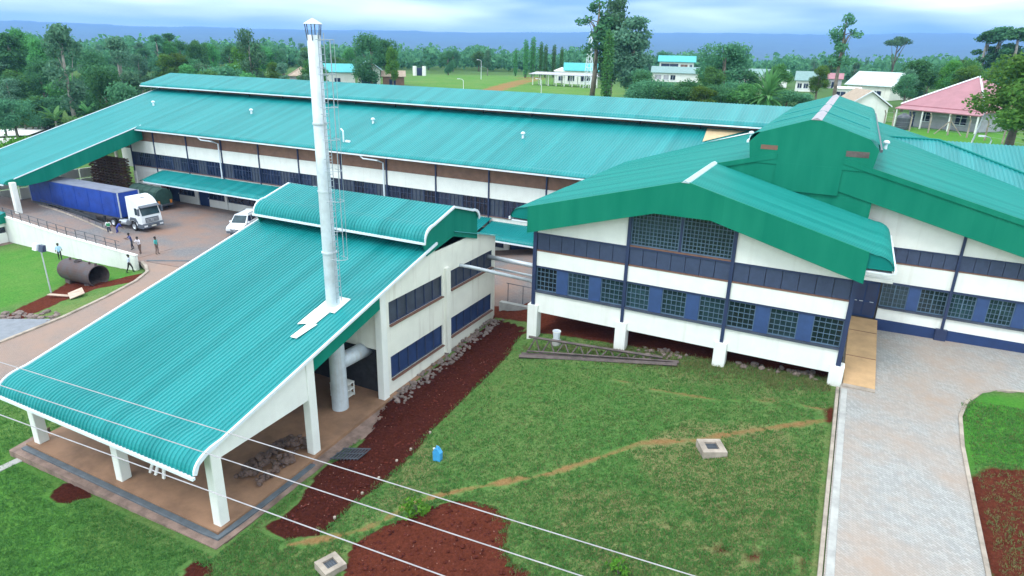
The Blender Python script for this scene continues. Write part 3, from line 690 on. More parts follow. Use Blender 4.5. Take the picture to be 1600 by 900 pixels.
# beige boards and white flashing where the cross wing cuts the roof
MB().add([(-13.0,69.4,zmain(69.4)+.09),(-12.7,66.1,zmain(66.1)+.09),(-9.3,69.4,zmain(69.4)+.09)], [(0,1,2)]).build('beige_deck', M['beige'], hall)

# ================================================================== FRONT WING (gable on stilts) AND CROSS WING
CX, RZ, RS = -7.75, 13.34, .27
wing = thing('stilted_wing', 'white gabled wing on concrete stilts with blue trim and big grid window under the gable', 'factory building', (CX, 38, 2.2))
def zR(x): return RZ - RS*abs(x-CX)
FY = 38.0
for sgn in (-1, 1):
    p = [(CX, RZ), (CX+sgn*9.9, zR(CX+9.9))] + arc((CX+sgn*9.9, zR(CX+9.9)), (CX+sgn*10.85, 9.92), 0)
    corr('roof_sheet', M['roof_x'], wing, p, 1, 37.0, 45.35, .3, .03)
    MB().prism([(CX+sgn*10.85,9.95),(CX+sgn*10.98,9.95),(CX+sgn*10.98,9.78),(CX+sgn*10.85,9.78)], 1, 37.05, 45.3).build('gutter', M['gutter'], wing)
    # end of the eaves beside the fascia
    q = [(CX+sgn*9.55, zR(CX+9.55)-.02), (CX+sgn*9.9, zR(CX+9.9)-.02)] + [(a, b-.02) for a, b in arc((CX+sgn*9.9, zR(CX+9.9)), (CX+sgn*10.82, 9.95), 0)] + [(CX+sgn*9.55, 9.9)]
    MB().prism(q, 1, 37.08, 37.14).build('eaves_end', M['roof_x'], wing)
    box('eaves_soffit', M['gutter'], wing, *sorted((CX+sgn*9.45, CX+sgn*10.8)), 37.1, 45.3, 9.7, 9.78)
ff = [(CX-9.6, zR(CX-9.6)+.03), (CX, RZ+.04), (CX+9.6, zR(CX+9.6)+.03), (CX+9.6, 9.08), (CX+1.6, 11.36), (CX-1.6, 11.36), (CX-9.6, 9.08)]
MB().prism(ff, 1, 36.94, 37.06).build('gable_fascia', M['fascia'], wing)
MB().prism([(CX-.24,RZ-.05),(CX,RZ+.08),(CX+.24,RZ-.05)], 1, 36.9, 45.3).build('ridge_cap', mat('pale_ridge_cap', (0.42,0.55,0.58), .5), wing)
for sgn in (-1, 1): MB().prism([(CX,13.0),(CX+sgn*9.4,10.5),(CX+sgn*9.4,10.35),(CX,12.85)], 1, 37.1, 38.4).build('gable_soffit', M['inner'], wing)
MB().prism([(XR_[0],9.6),(XR_[3],9.6),(CX,12.4)], 1, 38.02, 38.06).build('gable_backing', M['dark'], wing) if False else None
XR = [-17.17, -10.98, -4.8, 1.52]
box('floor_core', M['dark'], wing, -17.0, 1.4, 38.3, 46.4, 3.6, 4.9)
MB().prism([(-17.0,4.9),(1.4,4.9),(1.4,9.4),(CX,11.9),(-17.0,9.4)], 1, 38.32, 46.2).build('wall_core', M['inner'], wing)
for k in range(3):
    a, b = XR[k]+.1, XR[k+1]-.1
    box('base_beam', M['white'], wing, a, b, FY-.02, FY+.28, 3.4, 4.83)
    box('sill', M['meshgrey'], wing, a, b, FY-.14, FY+.1, 4.83, 4.93)
    box('wall_panel', M['white'], wing, a, b, FY, FY+.28, 6.66, 7.66)
    box('lintel_strip', M['blue'], wing, a, b, FY-.03, FY+.2, 6.56, 6.64)
    box('copper_strip', M['copper'], wing, a, b, FY-.03, FY+.2, 7.67, 7.76)
    box('lintel_strip', M['blue'], wing, a, b, FY-.05, FY+.2, 8.8, 8.9)
    nb = 7
    for i in range(nb):
        x0 = a+(b-a)*i/nb; x1 = a+(b-a)*(i+1)/nb
        box('board', M['board'], wing, x0+.015, x1-.015, FY+.01, FY+.2, 7.77, 8.79)
    pw = .78; gw = ((b-a)-2*pw)/3
    for i in range(3):
        x0 = a + i*(gw+pw); x1 = x0+gw
        fr = MB()
        for q in ((x0,x0+.05,4.94,6.55),(x1-.05,x1,4.94,6.55),(x0+.05,x1-.05,4.94,4.99),(x0+.05,x1-.05,6.5,6.55)): fr.box(q[0],q[1],FY+.08,FY+.16,q[2],q[3])
        for j in range(1, 5): fr.box(x0+gw*j/5-.015, x0+gw*j/5+.015, FY+.09, FY+.15, 4.99, 6.5)
        for j in range(1, 5): fr.box(x0+.05, x1-.05, FY+.095, FY+.145, 4.94+1.61*j/5-.015, 4.94+1.61*j/5+.015)
        w = fr.build('window', M['bar'], wing); box('pane', M['glass'], w, x0+.04, x1-.04, FY+.17, FY+.2, 4.97, 6.52)
        if i < 2: box('pier', M['pier'], wing, x1, x1+pw, FY+.02, FY+.28, 4.94, 6.55)
# white gable triangles and big window
MB().prism([(XR[0]+.1,8.91),(XR[1]-.1,8.91),(XR[1]-.1,11.4),(XR[0]+.1,9.6)], 1, FY, FY+.28).build('gable_panel', M['white'], wing)
MB().prism([(XR[2]+.1,8.91),(XR[3]-.1,8.91),(XR[3]-.1,9.5),(XR[2]+.1,11.4)], 1, FY, FY+.28).build('gable_panel', M['white'], wing)
for a, b in ((XR[1]+.1, CX-.07-.13), (CX+.07-.13, XR[2]-.1)):
    fr = MB(); z0, z1 = 9.0, 11.6
    for q in ((a,a+.06,z0,z1),(b-.06,b,z0,z1),(a+.06,b-.06,z0,z0+.06),(a+.06,b-.06,z1-.06,z1)): fr.box(q[0],q[1],FY+.04,FY+.14,q[2],q[3])
    for j in range(1, 13): fr.box(a+(b-a)*j/13-.018, a+(b-a)*j/13+.018, FY+.05, FY+.13, z0+.06, z1-.06)
    for j in range(1, 11): fr.box(a+.06, b-.06, FY+.055, FY+.125, z0+2.6*j/11-.018, z0+2.6*j/11+.018)
    w = fr.build('gable_window', M['bar'], wing); box('pane', M['glass'], w, a+.05, b-.05, FY+.16, FY+.19, z0+.05, z1-.05)
box('window_post', M['blue'], wing, CX-.2, CX-.06, FY, FY+.2, 8.95, 11.6)
box('copper_strip', M['copper'], wing, XR[1]+.1, XR[2]-.1, FY-.06, FY+.1, 8.91, 8.99)
for k, x in enumerate(XR):
    box('pilaster', M['blue'], wing, x-.1-(0 if k else .05), x+.1+(.05 if k == 3 else 0), FY-.1, FY+.3, 3.9, (8.98, 11.3, 11.3, 9.0)[k])
    z0 = h1(x, FY)
    MB().bbox(x-.36, x+.36, FY-.22, FY+.5, z0-.4, 3.9).build('stilt', M['white'], wing)
    MB().bbox(x-.3, x+.3, 44.6, 45.2, h1(x,45)-.4, 3.6).build('stilt', M['concrete'], wing)
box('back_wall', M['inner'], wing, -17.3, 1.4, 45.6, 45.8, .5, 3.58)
box('side_wall', M['white'], wing, -17.3, -17.02, 38.32, 46, 3.4, 9.7)
box('side_wall', M['white'], wing, 1.42, 1.66, 38.32, 46, 3.0, 9.7)

C2, Z2, S2 = -2.05, 14.73, .2655
def zR2(x): return Z2 - S2*abs(x-C2)
cross = thing('cross_wing', 'tall teal gabled cross wing with raised ridge roof and white front behind the driveway', 'factory building', (6, 46.2, 3.3))
VY, WY2 = 45.2, 46.2
for sgn in (-1, 1):
    xe = 15.9
    p = [(C2, Z2), (C2+sgn*xe, zR2(C2+xe))] + arc((C2+sgn*xe, zR2(C2+xe)), (C2+sgn*(xe+.85), zR2(C2+xe)-.75), 0)
    corr('roof_sheet', M['roof_x'], cross, p, 1, VY, 84, .3, .03)
    # verge trim, then fascia with a step between
    t = [(C2+sgn*1.9, zR2(C2+1.9)+.06), (C2+sgn*xe, zR2(C2+xe)+.06), (C2+sgn*xe, zR2(C2+xe)-.26), (C2+sgn*1.9, zR2(C2+1.9)-.26)]
    MB().prism(t, 1, VY-.12, VY-.02).build('verge_trim', M['fascia'], cross)
    t = [(C2+sgn*1.9, zR2(C2+1.9)-.27), (C2+sgn*xe, zR2(C2+xe)-.27), (C2+sgn*xe, zR2(C2+xe)-1.95), (C2+sgn*1.9, zR2(C2+1.9)-1.95)]
    MB().prism(t, 1, VY-.04, VY+.04).build('fascia', M['fascia'], cross)
# tall front panel and monitor
zl = [(C2-1.9, 12.0), (C2+1.9, 12.0), (C2+1.9, 13.7), (C2-1.9, 13.7)]
MB().prism(zl, 1, VY-.1, VY+.03).build('front_panel', M['fascia'], cross)
MB().prism([(C2-6, 12.5), (C2+3.85, 12.5), (C2+3.85, 9.6), (C2-6, 9.6)], 1, VY+.05, VY+.12).build('front_panel', M['fascia'], cross)
MH = 16.5
def zM(x): return MH - .32*abs(x-C2)
for sgn in (-1, 1):
    p = [(C2, MH), (C2+sgn*3.1, zM(C2+3.1))] + arc((C2+sgn*3.1, zM(C2+3.1)), (C2+sgn*3.72, 14.92), 0)
    corr('ridge_vent_roof', M['roof_x'], cross, p, 1, VY, 76.5, .3, .025)
    MB().prism([(C2+sgn*3.72,14.95),(C2+sgn*3.86,14.95),(C2+sgn*3.86,14.8),(C2+sgn*3.72,14.8)], 1, VY-.05, 76.4).build('gutter', M['gutter'] if sgn < 0 else M['dsteel'], cross)
    box('ridge_vent_wall', M['brown'], cross, *sorted((C2+sgn*1.88, C2+sgn*1.78)), VY+.1, 76, 13.6, 15.4)
g = [(C2-3.5, 13.6), (C2-3.68, 14.9), (C2-3.1, zM(C2+3.1)), (C2, MH+.03), (C2+3.1, zM(C2+3.1)), (C2+3.68, 14.9), (C2+3.5, 13.6)]
MB().prism(g, 1, VY-.09, VY-.0).build('ridge_vent_gable', M['fascia'], cross)
for x0, x1, z0, z1 in ((C2-2.95,C2-1.95,14.47,14.74), (C2+1.95,C2+3.2,14.42,14.76)): box('vent_slot_shade', M['copper'] if x0 < C2 else M['rust'], cross, x0, x1, VY-.105, VY-.05, z0, z1)  # thin boxes proud of the gable, shade of recessed slots put into their colour
MB().prism(g, 1, 76.35, 76.45).build('ridge_vent_gable', M['fascia'], cross)
MB().prism([(C2-.3,MH-.07),(C2,MH+.08),(C2+.3,MH-.07)], 1, VY-.12, 76.5).build('ridge_cap', M['copper'] if False else mat('dull_ridge_cap', (0.34,0.30,0.33), .5), cross)
for sgn in (-1, 1):                                 # lighter seams across the monitor roof
    for yy in (52, 60): MB().path([(C2, yy, MH+.045), (C2+sgn*3.1, yy, zM(C2+3.1)+.045)], .035, 4).build('roof_seam', M['roof_y'], cross)
# white flashing on the left slope
MB().add([(-13.0,65.9,zR2(-13.0)+.08),(-8.6,67.6,zR2(-8.6)+.08),(-9.2,69.6,zR2(-9.2)+.08)], [(0,1,2)]).build('flashing', M['white'], cross)
# front wall right of the stilted wing
XC = [3.35, 7.1, 13.1, 19.1]
MB().prism([(1.7,3.0),(19,3.0),(19,9.4),(C2+10,11.6),(1.7,13.2)], 1, WY2+.3, 60).build('wall_core', M['inner'], cross)
for k in range(3):
    a, b = XC[k]+.08, XC[k+1]-.08
    zt = lambda x: zR2(x)-1.0
    MB().prism([(a if k else 1.75,9.02),(b,9.02),(b,zt(b)),(a if k else 1.75,zt(a if k else 1.75))], 1, WY2, WY2+.28).build('gable_panel', M['white'], cross)
    if k == 0: a2 = 1.75
    else: a2 = a
    box('lintel_strip', M['blue'], cross, a2, b, WY2-.05, WY2+.2, 8.93, 9.01)
    box('copper_strip', M['copper'], cross, a2, b, WY2-.03, WY2+.2, 7.98, 8.05)
    nb = 8
    for i in range(nb):
        x0 = a2+(b-a2)*i/nb; x1 = a2+(b-a2)*(i+1)/nb
        box('board', M['board'], cross, x0+.012, x1-.012, WY2+.01, WY2+.2, 8.06, 8.92)
    box('wall_panel', M['white'], cross, a2, b, WY2, WY2+.28, 6.74, 7.97)
    box('lintel_strip', M['blue'], cross, a2, b, WY2-.05, WY2+.2, 6.62, 6.73)
    box('sill', M['meshgrey'], cross, a, b, WY2-.14, WY2+.1, 4.96, 5.06)
    box('wall_panel', M['white'], cross, a, b, WY2, WY2+.28, 4.2, 4.95)
    box('plinth', M['darkblue'], cross, a, b, WY2-.04, WY2+.28, 2.9, 4.19)
    nw = 2 if k == 0 else 3; pw = .62; gw = ((b-a)-(nw-1)*pw - (.0 if k == 0 else .62))/nw
    for i in range(nw):
        x0 = a + i*(gw+pw); x1 = x0+gw
        fr = MB()
        for q in ((x0,x0+.05,5.07,6.61),(x1-.05,x1,5.07,6.61),(x0+.05,x1-.05,5.07,5.12),(x0+.05,x1-.05,6.56,6.61)): fr.box(q[0],q[1],WY2+.08,WY2+.16,q[2],q[3])
        for j in range(1, 6): fr.box(x0+gw*j/6-(.03 if j == 3 else .013), x0+gw*j/6+(.03 if j == 3 else .013), WY2+.09, WY2+.15, 5.12, 6.56)
        for j in range(1, 5): fr.box(x0+.05, x1-.05, WY2+.095, WY2+.145, 5.07+1.54*j/5-.013, 5.07+1.54*j/5+.013)
        w = fr.build('window', M['bar'], cross); box('pane', M['glass'], w, x0+.04, x1-.04, WY2+.17, WY2+.2, 5.1, 6.58)
        if i < nw-1 or k: box('pier', M['pier'], cross, x1, x1+pw, WY2+.02, WY2+.28, 5.07, 6.61)
for k, x in enumerate(XC):
    if k: box('pilaster', M['blue'], cross, x-.08, x+.08, WY2-.12, WY2+.3, 4.1, zR2(x)-1.9); MB().bbox(x-.32, x+.32, WY2-.24, WY2+.3, 2.9, 4.24).build('pier_foot', M['blue'], cross)
dr = box('door', M['darkblue'], cross, 1.8, 3.3, WY2+.06, WY2+.16, 4.15, 6.6)
for x0 in (1.9, 2.6):
    for z0, z1 in ((4.3,5.15),(5.3,6.45)): box('door_panel', M['blue'], dr, x0, x0+.6, WY2+.03, WY2+.06, z0, z1)
for x0 in (1.95, 2.3, 2.9): box('handle', M['steel'], dr, x0, x0+.22, WY2-.01, WY2+.03, 5.2, 5.24)
box('door_canopy', M['white'], cross, 1.75, 3.9, WY2-.5, WY2-.02, 6.78, 6.98)
MB().path([(3.15,45.0,9.6),(3.2,45.9,8.9),(3.25,46.0,8.3)], .07, 6).build('downpipe', M['dsteel'], cross)
# tan concrete ramp up to the door
rp = MB().hexa([(1.95,37.9,2.6),(3.55,37.9,2.6),(3.55,46.1,2.6),(1.95,46.1,2.6)], [(1.95,37.9,2.99),(3.55,37.9,2.99),(3.55,46.1,4.12),(1.95,46.1,4.12)]).build('door_ramp', M['tanconc'])
tag(rp, 'sloping tan concrete ramp up to the dark blue door', 'ramp')
for yy in (41.0, 44.2):
    z = 2.99+(yy-37.9)/8.2*1.13; MB().box(1.97, 3.53, yy, yy+.06, z-.05, z+.028).build('joint', M['floor'], rp)
box('edge_strip', M['kerb'], rp, 1.95, 3.55, 37.55, 37.9, 2.6, 2.97)

# ================================================================== BOILER HOUSE
bx0, bx1 = -36.2, -21.95
def zB(y): return 3.92 + .27*(y-16.4)
boil = thing('boiler_house', 'boiler house with long teal corrugated roof sloping down to an open columned front', 'boiler house', (-29, 16, -.5))
fl = lay('boiler_house_floor', M['floor'], [(-36.4,15.6),(-21.9,15.6),(-21.9,41.6),(-36.4,41.6)], lambda x, y: float(-.42 + .5*sstep(16, 28, y) + .3*sstep(28, 42, y)), 2.0, .1)
zfl = lambda y: float(-.32 + .5*sstep(16, 28, y) + .3*sstep(28, 42, y))
lay('boiler_house_apron', M['apron'], [(-36.8,14.95),(-21.3,14.95),(-21.3,17.5),(-21.2,20),(-20.8,25),(-21.5,28),(-21.9,28),(-21.9,15.6),(-36.4,15.6),(-37.3,17.3)], lambda x, y: float(-.56 + .5*sstep(16, 28, y)), 1.5, .06)
kerb('boiler_house_drain', [(-36.3,15.45),(-21.75,15.45),(-21.75,21.4)], lambda x, y: float(-.5 + .4*sstep(16, 28, y)), .3, .1, M['drain'])
bnose = arc((16.4, zB(16.4)), (14.92, 3.02), 0, 8)
corr('roof_sheet', M['roof_y'], boil, [(33.6, zB(33.6)), (16.4, zB(16.4))] + bnose, 0, bx0, bx1, .245, .05)
corr('roof_sheet', M['roof_y'], boil, [(35.7, zB(35.7)-.35), (42.6, zB(35.7)-.35-1.95)], 0, bx0, bx1, .22, .04)
gutter(boil, bx0-.1, bx1+.1, 14.9, 2.98)
for x in (bx1+.0, bx0-.1):
    vt = [(33.5, zB(33.5)+.08), (16.4, zB(16.4)+.08)] + [(a-.04, b+.06) for a, b in bnose] + [(15.02,3.02),(15.2,3.4),(15.6,3.62),(16.4,zB(16.4)-.07),(33.5,zB(33.5)-.07)]
    MB().prism(vt, 0, x, x+.1).build('verge_trim', M['gutter'], boil)
# monitor
mp_ = [(35.6, 10.45), (33.2, 9.78)] + arc((33.2,9.78), (32.1,8.92), 0, 7)
corr('ridge_vent_roof', M['roof_y'], boil, mp_, 0, -36.0, -21.9, .245, .05)
mp2 = [(35.6, 10.45), (38.0, 9.78)] + arc((38.0,9.78), (38.9,9.05), 0, 5)
corr('ridge_vent_roof', M['roof_y'], boil, mp2, 0, -36.0, -21.9, .245, .05)
gutter(boil, -36.1, -21.8, 32.1, 8.9)
tr = [(a, b+.07) for a, b in mp_[::-1]] + [(a, b+.07) for a, b in mp2[1:]]
ti = [(a + (.0 if 33 < a < 38 else (.1 if a < 35 else -.1)), b-.07) for a, b in mp2[1:][::-1] + mp_]
for x in (-21.95, -36.1): MB().prism(tr + ti, 0, x, x+.1).build('verge_trim', M['gutter'], boil)
gg = [(a+(.05 if a < 35 else -.05), b-.05) for a, b in mp_[::-1]] + [(a-.05, b-.05) for a, b in mp2[1:]] + [(38.85,7.55),(35.7,8.45),(32.6,7.9)]
for x in (-22.12, -35.9): MB().prism(gg, 0, x, x+.06).build('ridge_vent_gable', M['fascia_y'], boil)
box('ridge_vent_core', M['brown'], boil, -35.7, -22.2, 33.7, 37.6, 7.9, 9.5)
# green strip below the verge over the open bay
MB().prism([(22.3,zB(22.3)-.17),(28.1,zB(28.1)-.17),(28.1,zB(28.1)-1.0),(22.3,zB(22.3)-1.0)], 0, -22.2, -22.1).build('bay_fascia', M['fascia_y'], boil)
# gable beam over the first bay and columns
MB().prism([(16.0,2.95),(22.3,3.12),(22.3,zB(22.3)-.17),(16.4,zB(16.4)-.17),(16.0,3.6)], 0, -22.45, -22.15).build('gable_beam', M['white'], boil)
MB().prism([(16.0,2.95),(22.3,3.12),(22.3,zB(22.3)-.17),(16.4,zB(16.4)-.17),(16.0,3.6)], 0, -36.0, -35.7).build('gable_beam', M['white'], boil)
for x, y in ((-22.3,16.15),(-29.1,16.15),(-35.9,16.15),(-22.3,22.1),(-35.9,22.1),(-22.3,28.1),(-35.9,28.1)):
    MB().bbox(x-.24, x+.24, y-.26, y+.26, zfl(y)-.6, (zB(max(y,16.4))-.2) if y > 17 else 3.6).build('column', M['white'], boil)
MB().box(-35.6, -22.55, 16.0, 16.3, 2.9, 3.45).build('front_beam', M['white'], boil)
for y in (19, 22.1, 25): MB().prism([(y-.08,zB(y)-.1),(y+.08,zB(y)-.1),(y+.08,zB(y)-.35),(y-.08,zB(y)-.35)], 0, -35.9, -22.2).build('purlin', M['dsteel'], boil)
# cross wall at the back of the open bay
box('cross_wall', M['cream'], boil, -35.6, -22.55, 28.0, 28.25, 3.3, 5.5)
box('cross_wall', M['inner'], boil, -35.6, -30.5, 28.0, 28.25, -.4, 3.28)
box('clerestory', M['glassblue'], boil, -35.6, -22.55, 28.1, 28.2, 5.52, 6.9)
# right wall
def zapex(y): return min(zB(min(y,35.7))-.2, zB(35.7)-.55-.283*max(0, y-35.7))
wins = [(28.75,34.5,1.15,2.62),(35.45,41.35,1.35,2.7),(28.75,34.5,4.66,6.1),(35.45,41.35,4.78,6.0)]
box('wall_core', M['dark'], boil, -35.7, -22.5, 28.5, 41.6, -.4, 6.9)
def wallp(y0, y1, z0, z1): return box('wall_panel', M['cream'], boil, -22.42, -22.2, y0, y1, z0, z1)
wallp(28.34, 41.8, -.6, 1.14); 
wallp(28.34, 28.75, 1.14, 6.1); wallp(34.5, 35.45, 1.14, 6.1); wallp(41.35, 41.8, 1.14, 6.1)
wallp(28.75, 34.5, 2.63, 4.65); wallp(35.45, 41.35, 2.71, 4.77); wallp(35.45, 41.35, 1.14, 1.34); wallp(28.75,34.5,1.14,1.15)
MB().prism([(28.34,6.1),(41.8,6.1),(41.8,7.1),(35.7,8.75),(28.34,zB(28.34)-.2)], 0, -22.42, -22.2).build('gable_panel', M['cream'], boil)
box('pilaster', M['cream'], boil, -22.2, -21.98, 34.7, 35.2, -.4, 6.5)
box('back_wall', M['cream'], boil, -36.0, -22.42, 41.55, 41.78, -.4, 7.0)
box('side_wall', M['cream'], boil, -36.0, -35.75, 28.34, 41.5, -.5, 6.6)
for k, (y0, y1, z0, z1) in enumerate(wins):
    fr = MB().box(-22.36, -22.28, y0, y1, z0, z0+.05).box(-22.36, -22.28, y0, y1, z1-.05, z1)
    for j in range(7): yy = y0+(y1-y0-.05)*j/6; fr.box(-22.355, -22.285, yy, yy+.05, z0+.05, z1-.05)
    w = fr.build('window', M['board'], boil); box('pane', M['mesh'] if k < 2 else M['meshgrey'], w, -22.42, -22.37, y0, y1, z0, z1)
    box('sill', M['copper'], boil, -22.25, -22.05, y0, y1, z0-.07, z0)
# flue: chimney with cowl, ladder and cage, passes through the roof
cx, cy = -23.85, 26.0
ch = thing('chimney_stack', 'tall pale steel chimney with conical rain cowl and caged ladder', 'chimney', (cx, cy, -.1))
zt = 20.45
MB().lathe([(.48,-.1),(.46,3.0),(.37,6.9),(.345,12.5),(.31,zt),(.28,zt),(.28,zt-.5)], (cx,cy,0), 24).build('shaft', M['stack'], ch, smooth=True)
for z in (9.6, 12.9, 16.3): MB().lathe([(.3,z-.06),(.41 if z < 12 else .37,z-.04),(.41 if z < 12 else .37,z+.04),(.3,z+.06)], (cx,cy,0), 24).build('flange', M['stack'], ch)
MB().lathe([(.45,zt+.48),(.44,zt+.51),(.02,zt+.76)], (cx,cy,0), 20).build('cowl', M['steel'], ch)
for k in range(6):
    a = 2*PI*k/6; c, s = math.cos(a), math.sin(a); MB().tube((cx+.31*c, cy+.31*s, zt-.25), (cx+.40*c, cy+.40*s, zt+.5), .025, n=5).build('cowl_strut', M['dsteel'], ch)
lx, ly = cx+.55, cy-.12
ld = MB()
for s in (-.2, .2): ld.tube((lx, ly+s, 6.9), (lx, ly+s, zt+.1), .022, n=5)
for z in np.arange(7.1, zt, .32): ld.tube((lx, ly-.2, z), (lx, ly+.2, z), .018, n=4)
for z in np.arange(8, zt, 2.2): ld.tube((cx+.38, ly-.2, z), (lx, ly-.2, z), .02, n=4); ld.tube((cx+.38, ly+.2, z), (lx, ly+.2, z), .02, n=4)
ld.build('ladder', M['ladder'], ch)
cg = MB()
for z in np.arange(9.4, zt, 1.55): 
    pts = [(lx+.72*math.sin(t), ly-.38*math.cos(t), z) for t in np.linspace(0, PI, 9)]; cg.path(pts, .017, 4)
for t in np.linspace(.35, PI-.35, 4): cg.tube((lx+.72*math.sin(t), ly-.38*math.cos(t), 9.4), (lx+.72*math.sin(t), ly-.38*math.cos(t), zt-.2), .012, n=4)
cg.build('ladder_cage', M['ladder'], ch)
MB().lathe([(.62,.05),(1.0,.0),(1.05,-.2)], (cx,cy,0.05), 18).build('footing', M['concrete'], ch)
# flashing plates round the chimney on the roof
fz = lambda y, d=0: zB(y)+.075+d
for q, d in (([(-24.5,25.35),(-23.2,25.35),(-23.2,26.7),(-24.5,26.7)], .0), ([(-24.5,23.9),(-23.55,24.3),(-23.5,25.3),(-24.5,25.3)], .02), ([(-24.05,22.9),(-23.65,22.9),(-23.4,24.2),(-23.95,24.2)], .035)):
    fo = MB().hexa([(x,y,fz(y,d)) for x,y in q], [(x,y,fz(y,d+.03)) for x,y in q]).build('flashing_plate', M['white'], boil)
# duct from chimney to boiler, boiler shell in the dark
MB().tube((-23.85,26.2,3.0), (-23.7,28.48,3.0), .46, n=14).build('duct', M['stack'], ch, smooth=True)
bl = thing('boiler', 'big dark cylindrical boiler in the shadow behind the chimney', 'boiler', (-28.5, 26.6, 0))
MB().lathe([(.02,-3.2),(1.25,-3.1),(1.4,-2.8),(1.4,2.4),(1.25,2.7),(.02,2.8)], (-29.2,25.6,1.75), 22, axis=0).build('shell', M['dsteel'], bl, smooth=True)
for x in (-31, -27.4): MB().bbox(x-.2, x+.2, 24.5, 26.7, 0, .7).build('saddle', M['dsteel'], bl)
MB().tube((-28.2,25.6,3.0), (-28.2,25.6,3.9), .25, n=10).build('steam_dome', M['stack'], bl)
cr = thing('white_cage_crate', 'small white wire crate on the floor behind the chimney', 'crate', (-24.6, 27.0, zfl(27)))
c_ = MB()
for i in range(5): 
    for y in (26.7, 27.5): c_.box(-25.2+i*.27, -25.14+i*.27, y, y+.05, zfl(27)+.02, zfl(27)+.9)
c_.build('slat', M['white'], cr); c2 = MB()
for z in (.1, .5, .9): c2.box(-25.2, -24.06, 26.68, 27.57, zfl(27)+z-.03, zfl(27)+z+.03)
c2.build('band', M['white'], cr)
# leaning planks inside the front
for k, (x, dx) in enumerate(((-28.3,.5),(-27.9,.35),(-27.3,-.45))):
    o = MB().hexa([(x,16.9,-.2),(x+.16,16.9,-.2),(x+.16,16.98,-.2),(x,16.98,-.2)], [(x+dx,17.6,2.2-.2*k),(x+dx+.16,17.6,2.2-.2*k),(x+dx+.16,17.68,2.2-.2*k),(x+dx,17.68,2.2-.2*k)]).build('plank', M['white'])
    tag(o, ('white plank leaning nearest the middle front column', 'shorter white plank leaning second from the middle front column', 'white plank leaning the other way under the boiler house roof')[k], 'plank', 'white planks under the boiler house roof')
# pipes from boiler house to the wing
pb = thing('steam_pipes', 'silver insulated pipes bridging the gap between boiler house and stilted wing', 'pipe', (-19.6, 41.4, 5))
MB().path([(-22.4,41.0,5.62),(-17.3,41.0,5.5)], .17, 10).build('pipe', M['steel'], pb, smooth=True)
MB().path([(-22.4,36.6,6.2),(-21.6,37.2,6.0),(-17.3,40.2,4.62)], .12, 10).build('pipe', M['steel'], pb, smooth=True)
MB().path([(-22.4,41.6,4.6),(-17.3,41.6,4.5)], .09, 8).build('pipe', M['steel'], pb, smooth=True)
rw = MB().hexa([(-22.2,42.6,-.4),(-17.6,43.2,-.2),(-17.6,43.6,-.2),(-22.2,43.0,-.4)], [(-22.2,42.6,1.55),(-17.6,43.2,1.3),(-17.6,43.6,1.3),(-22.2,43.0,1.55)]).build('retaining_wall', M['concrete'])
tag(rw, 'low grey concrete retaining wall closing the gap behind the boiler house', 'wall')
rl = thing('gap_handrail', 'short dark steel handrail above the grey retaining wall', 'handrail', (-20.6, 43.6, 1.9))
MB().path([(-22,43.4,2.9),(-19.6,43.6,2.8)], .03, 5).build('rail', M['dsteel'], rl)
for x in (-21.9, -20.6, -19.7): MB().tube((x,43.5,1.2), (x,43.5,2.88), .03, n=5).build('post', M['dsteel'], rl)

# ================================================================== YARD OBJECTS
# white ramp wall with steel railing
rwall = thing('ramp_wall', 'long white ramp wall topped by a thin grey steel railing', 'wall', (-69, 37.7, -1))
MB().prism([(-80.2,-1.5),(-58.6,-1.5),(-58.6,.78),(-61,.86),(-70,1.15),(-80.2,1.8)], 1, 37.55, 37.85).build('wall_panel', M['white'], rwall)
MB().prism([(-80.25,1.8),(-70,1.15),(-61,.86),(-58.55,.78),(-58.55,.86),(-61,.94),(-70,1.23),(-80.25,1.88)], 1, 37.5, 37.9).build('coping', M['white'], rwall)
def ztopw(x): return float(np.interp(x, [-80.2,-70,-61,-58.6], [1.88,1.23,.94,.86]))
for k, x in enumerate(np.arange(-80, -60, 1.55)): MB().tube((x,37.7,ztopw(x)-.05), (x,37.7,ztopw(x)+.95), .035, n=6).build('rail_post', M['dsteel'], rwall)
for dz in (.93, .5): MB().path([(x,37.7,ztopw(x)+dz) for x in np.linspace(-80.2,-60.8,8)], .03, 5).build('rail', M['dsteel'], rwall)
dock = thing('dock_rail', 'low dark steel guard rail along the kerb beside the blue trailer', 'railing', (-77, 43.4, 0))
def dk(t): return (-85+15.2*t, 44.2-1.7*t, 1.15*(1-sstep(-82,-60.5,-85+15.2*t)))
for t in np.linspace(0, 1, 12): p = dk(t); MB().tube((p[0],p[1],p[2]-.1), (p[0],p[1],p[2]+.75), .03, n=5).build('rail_post', M['dsteel'], dock)
for dz in (.25, .5, .74): MB().path([(dk(t)[0],dk(t)[1],dk(t)[2]+dz) for t in np.linspace(0,1,6)], .025, 5).build('rail', M['dsteel'], dock)
MB().path([(dk(t)[0],dk(t)[1]-.1,dk(t)[2]+.02) for t in np.linspace(-.02,1.05,8)], .13, 6).build('kerb_edge', M['kerb'], dock)

def wheel(parent, x, y, r, w, side):
    t = MB().lathe([(r*.58,-w/2),(r*.9,-w/2),(r,-w*.36),(r,w*.36),(r*.9,w/2),(r*.58,w/2)], (x,y,r), 18, axis=1).build('tyre', M['tyre'], parent)
    MB().lathe([(.02,-side*-.0+side*w*.25),(r*.3,side*w*.28),(r*.45,side*w*.18),(r*.6,side*w*.48)], (x,y,r), 16, axis=1).build('rim', M['steel'], t)
    return t
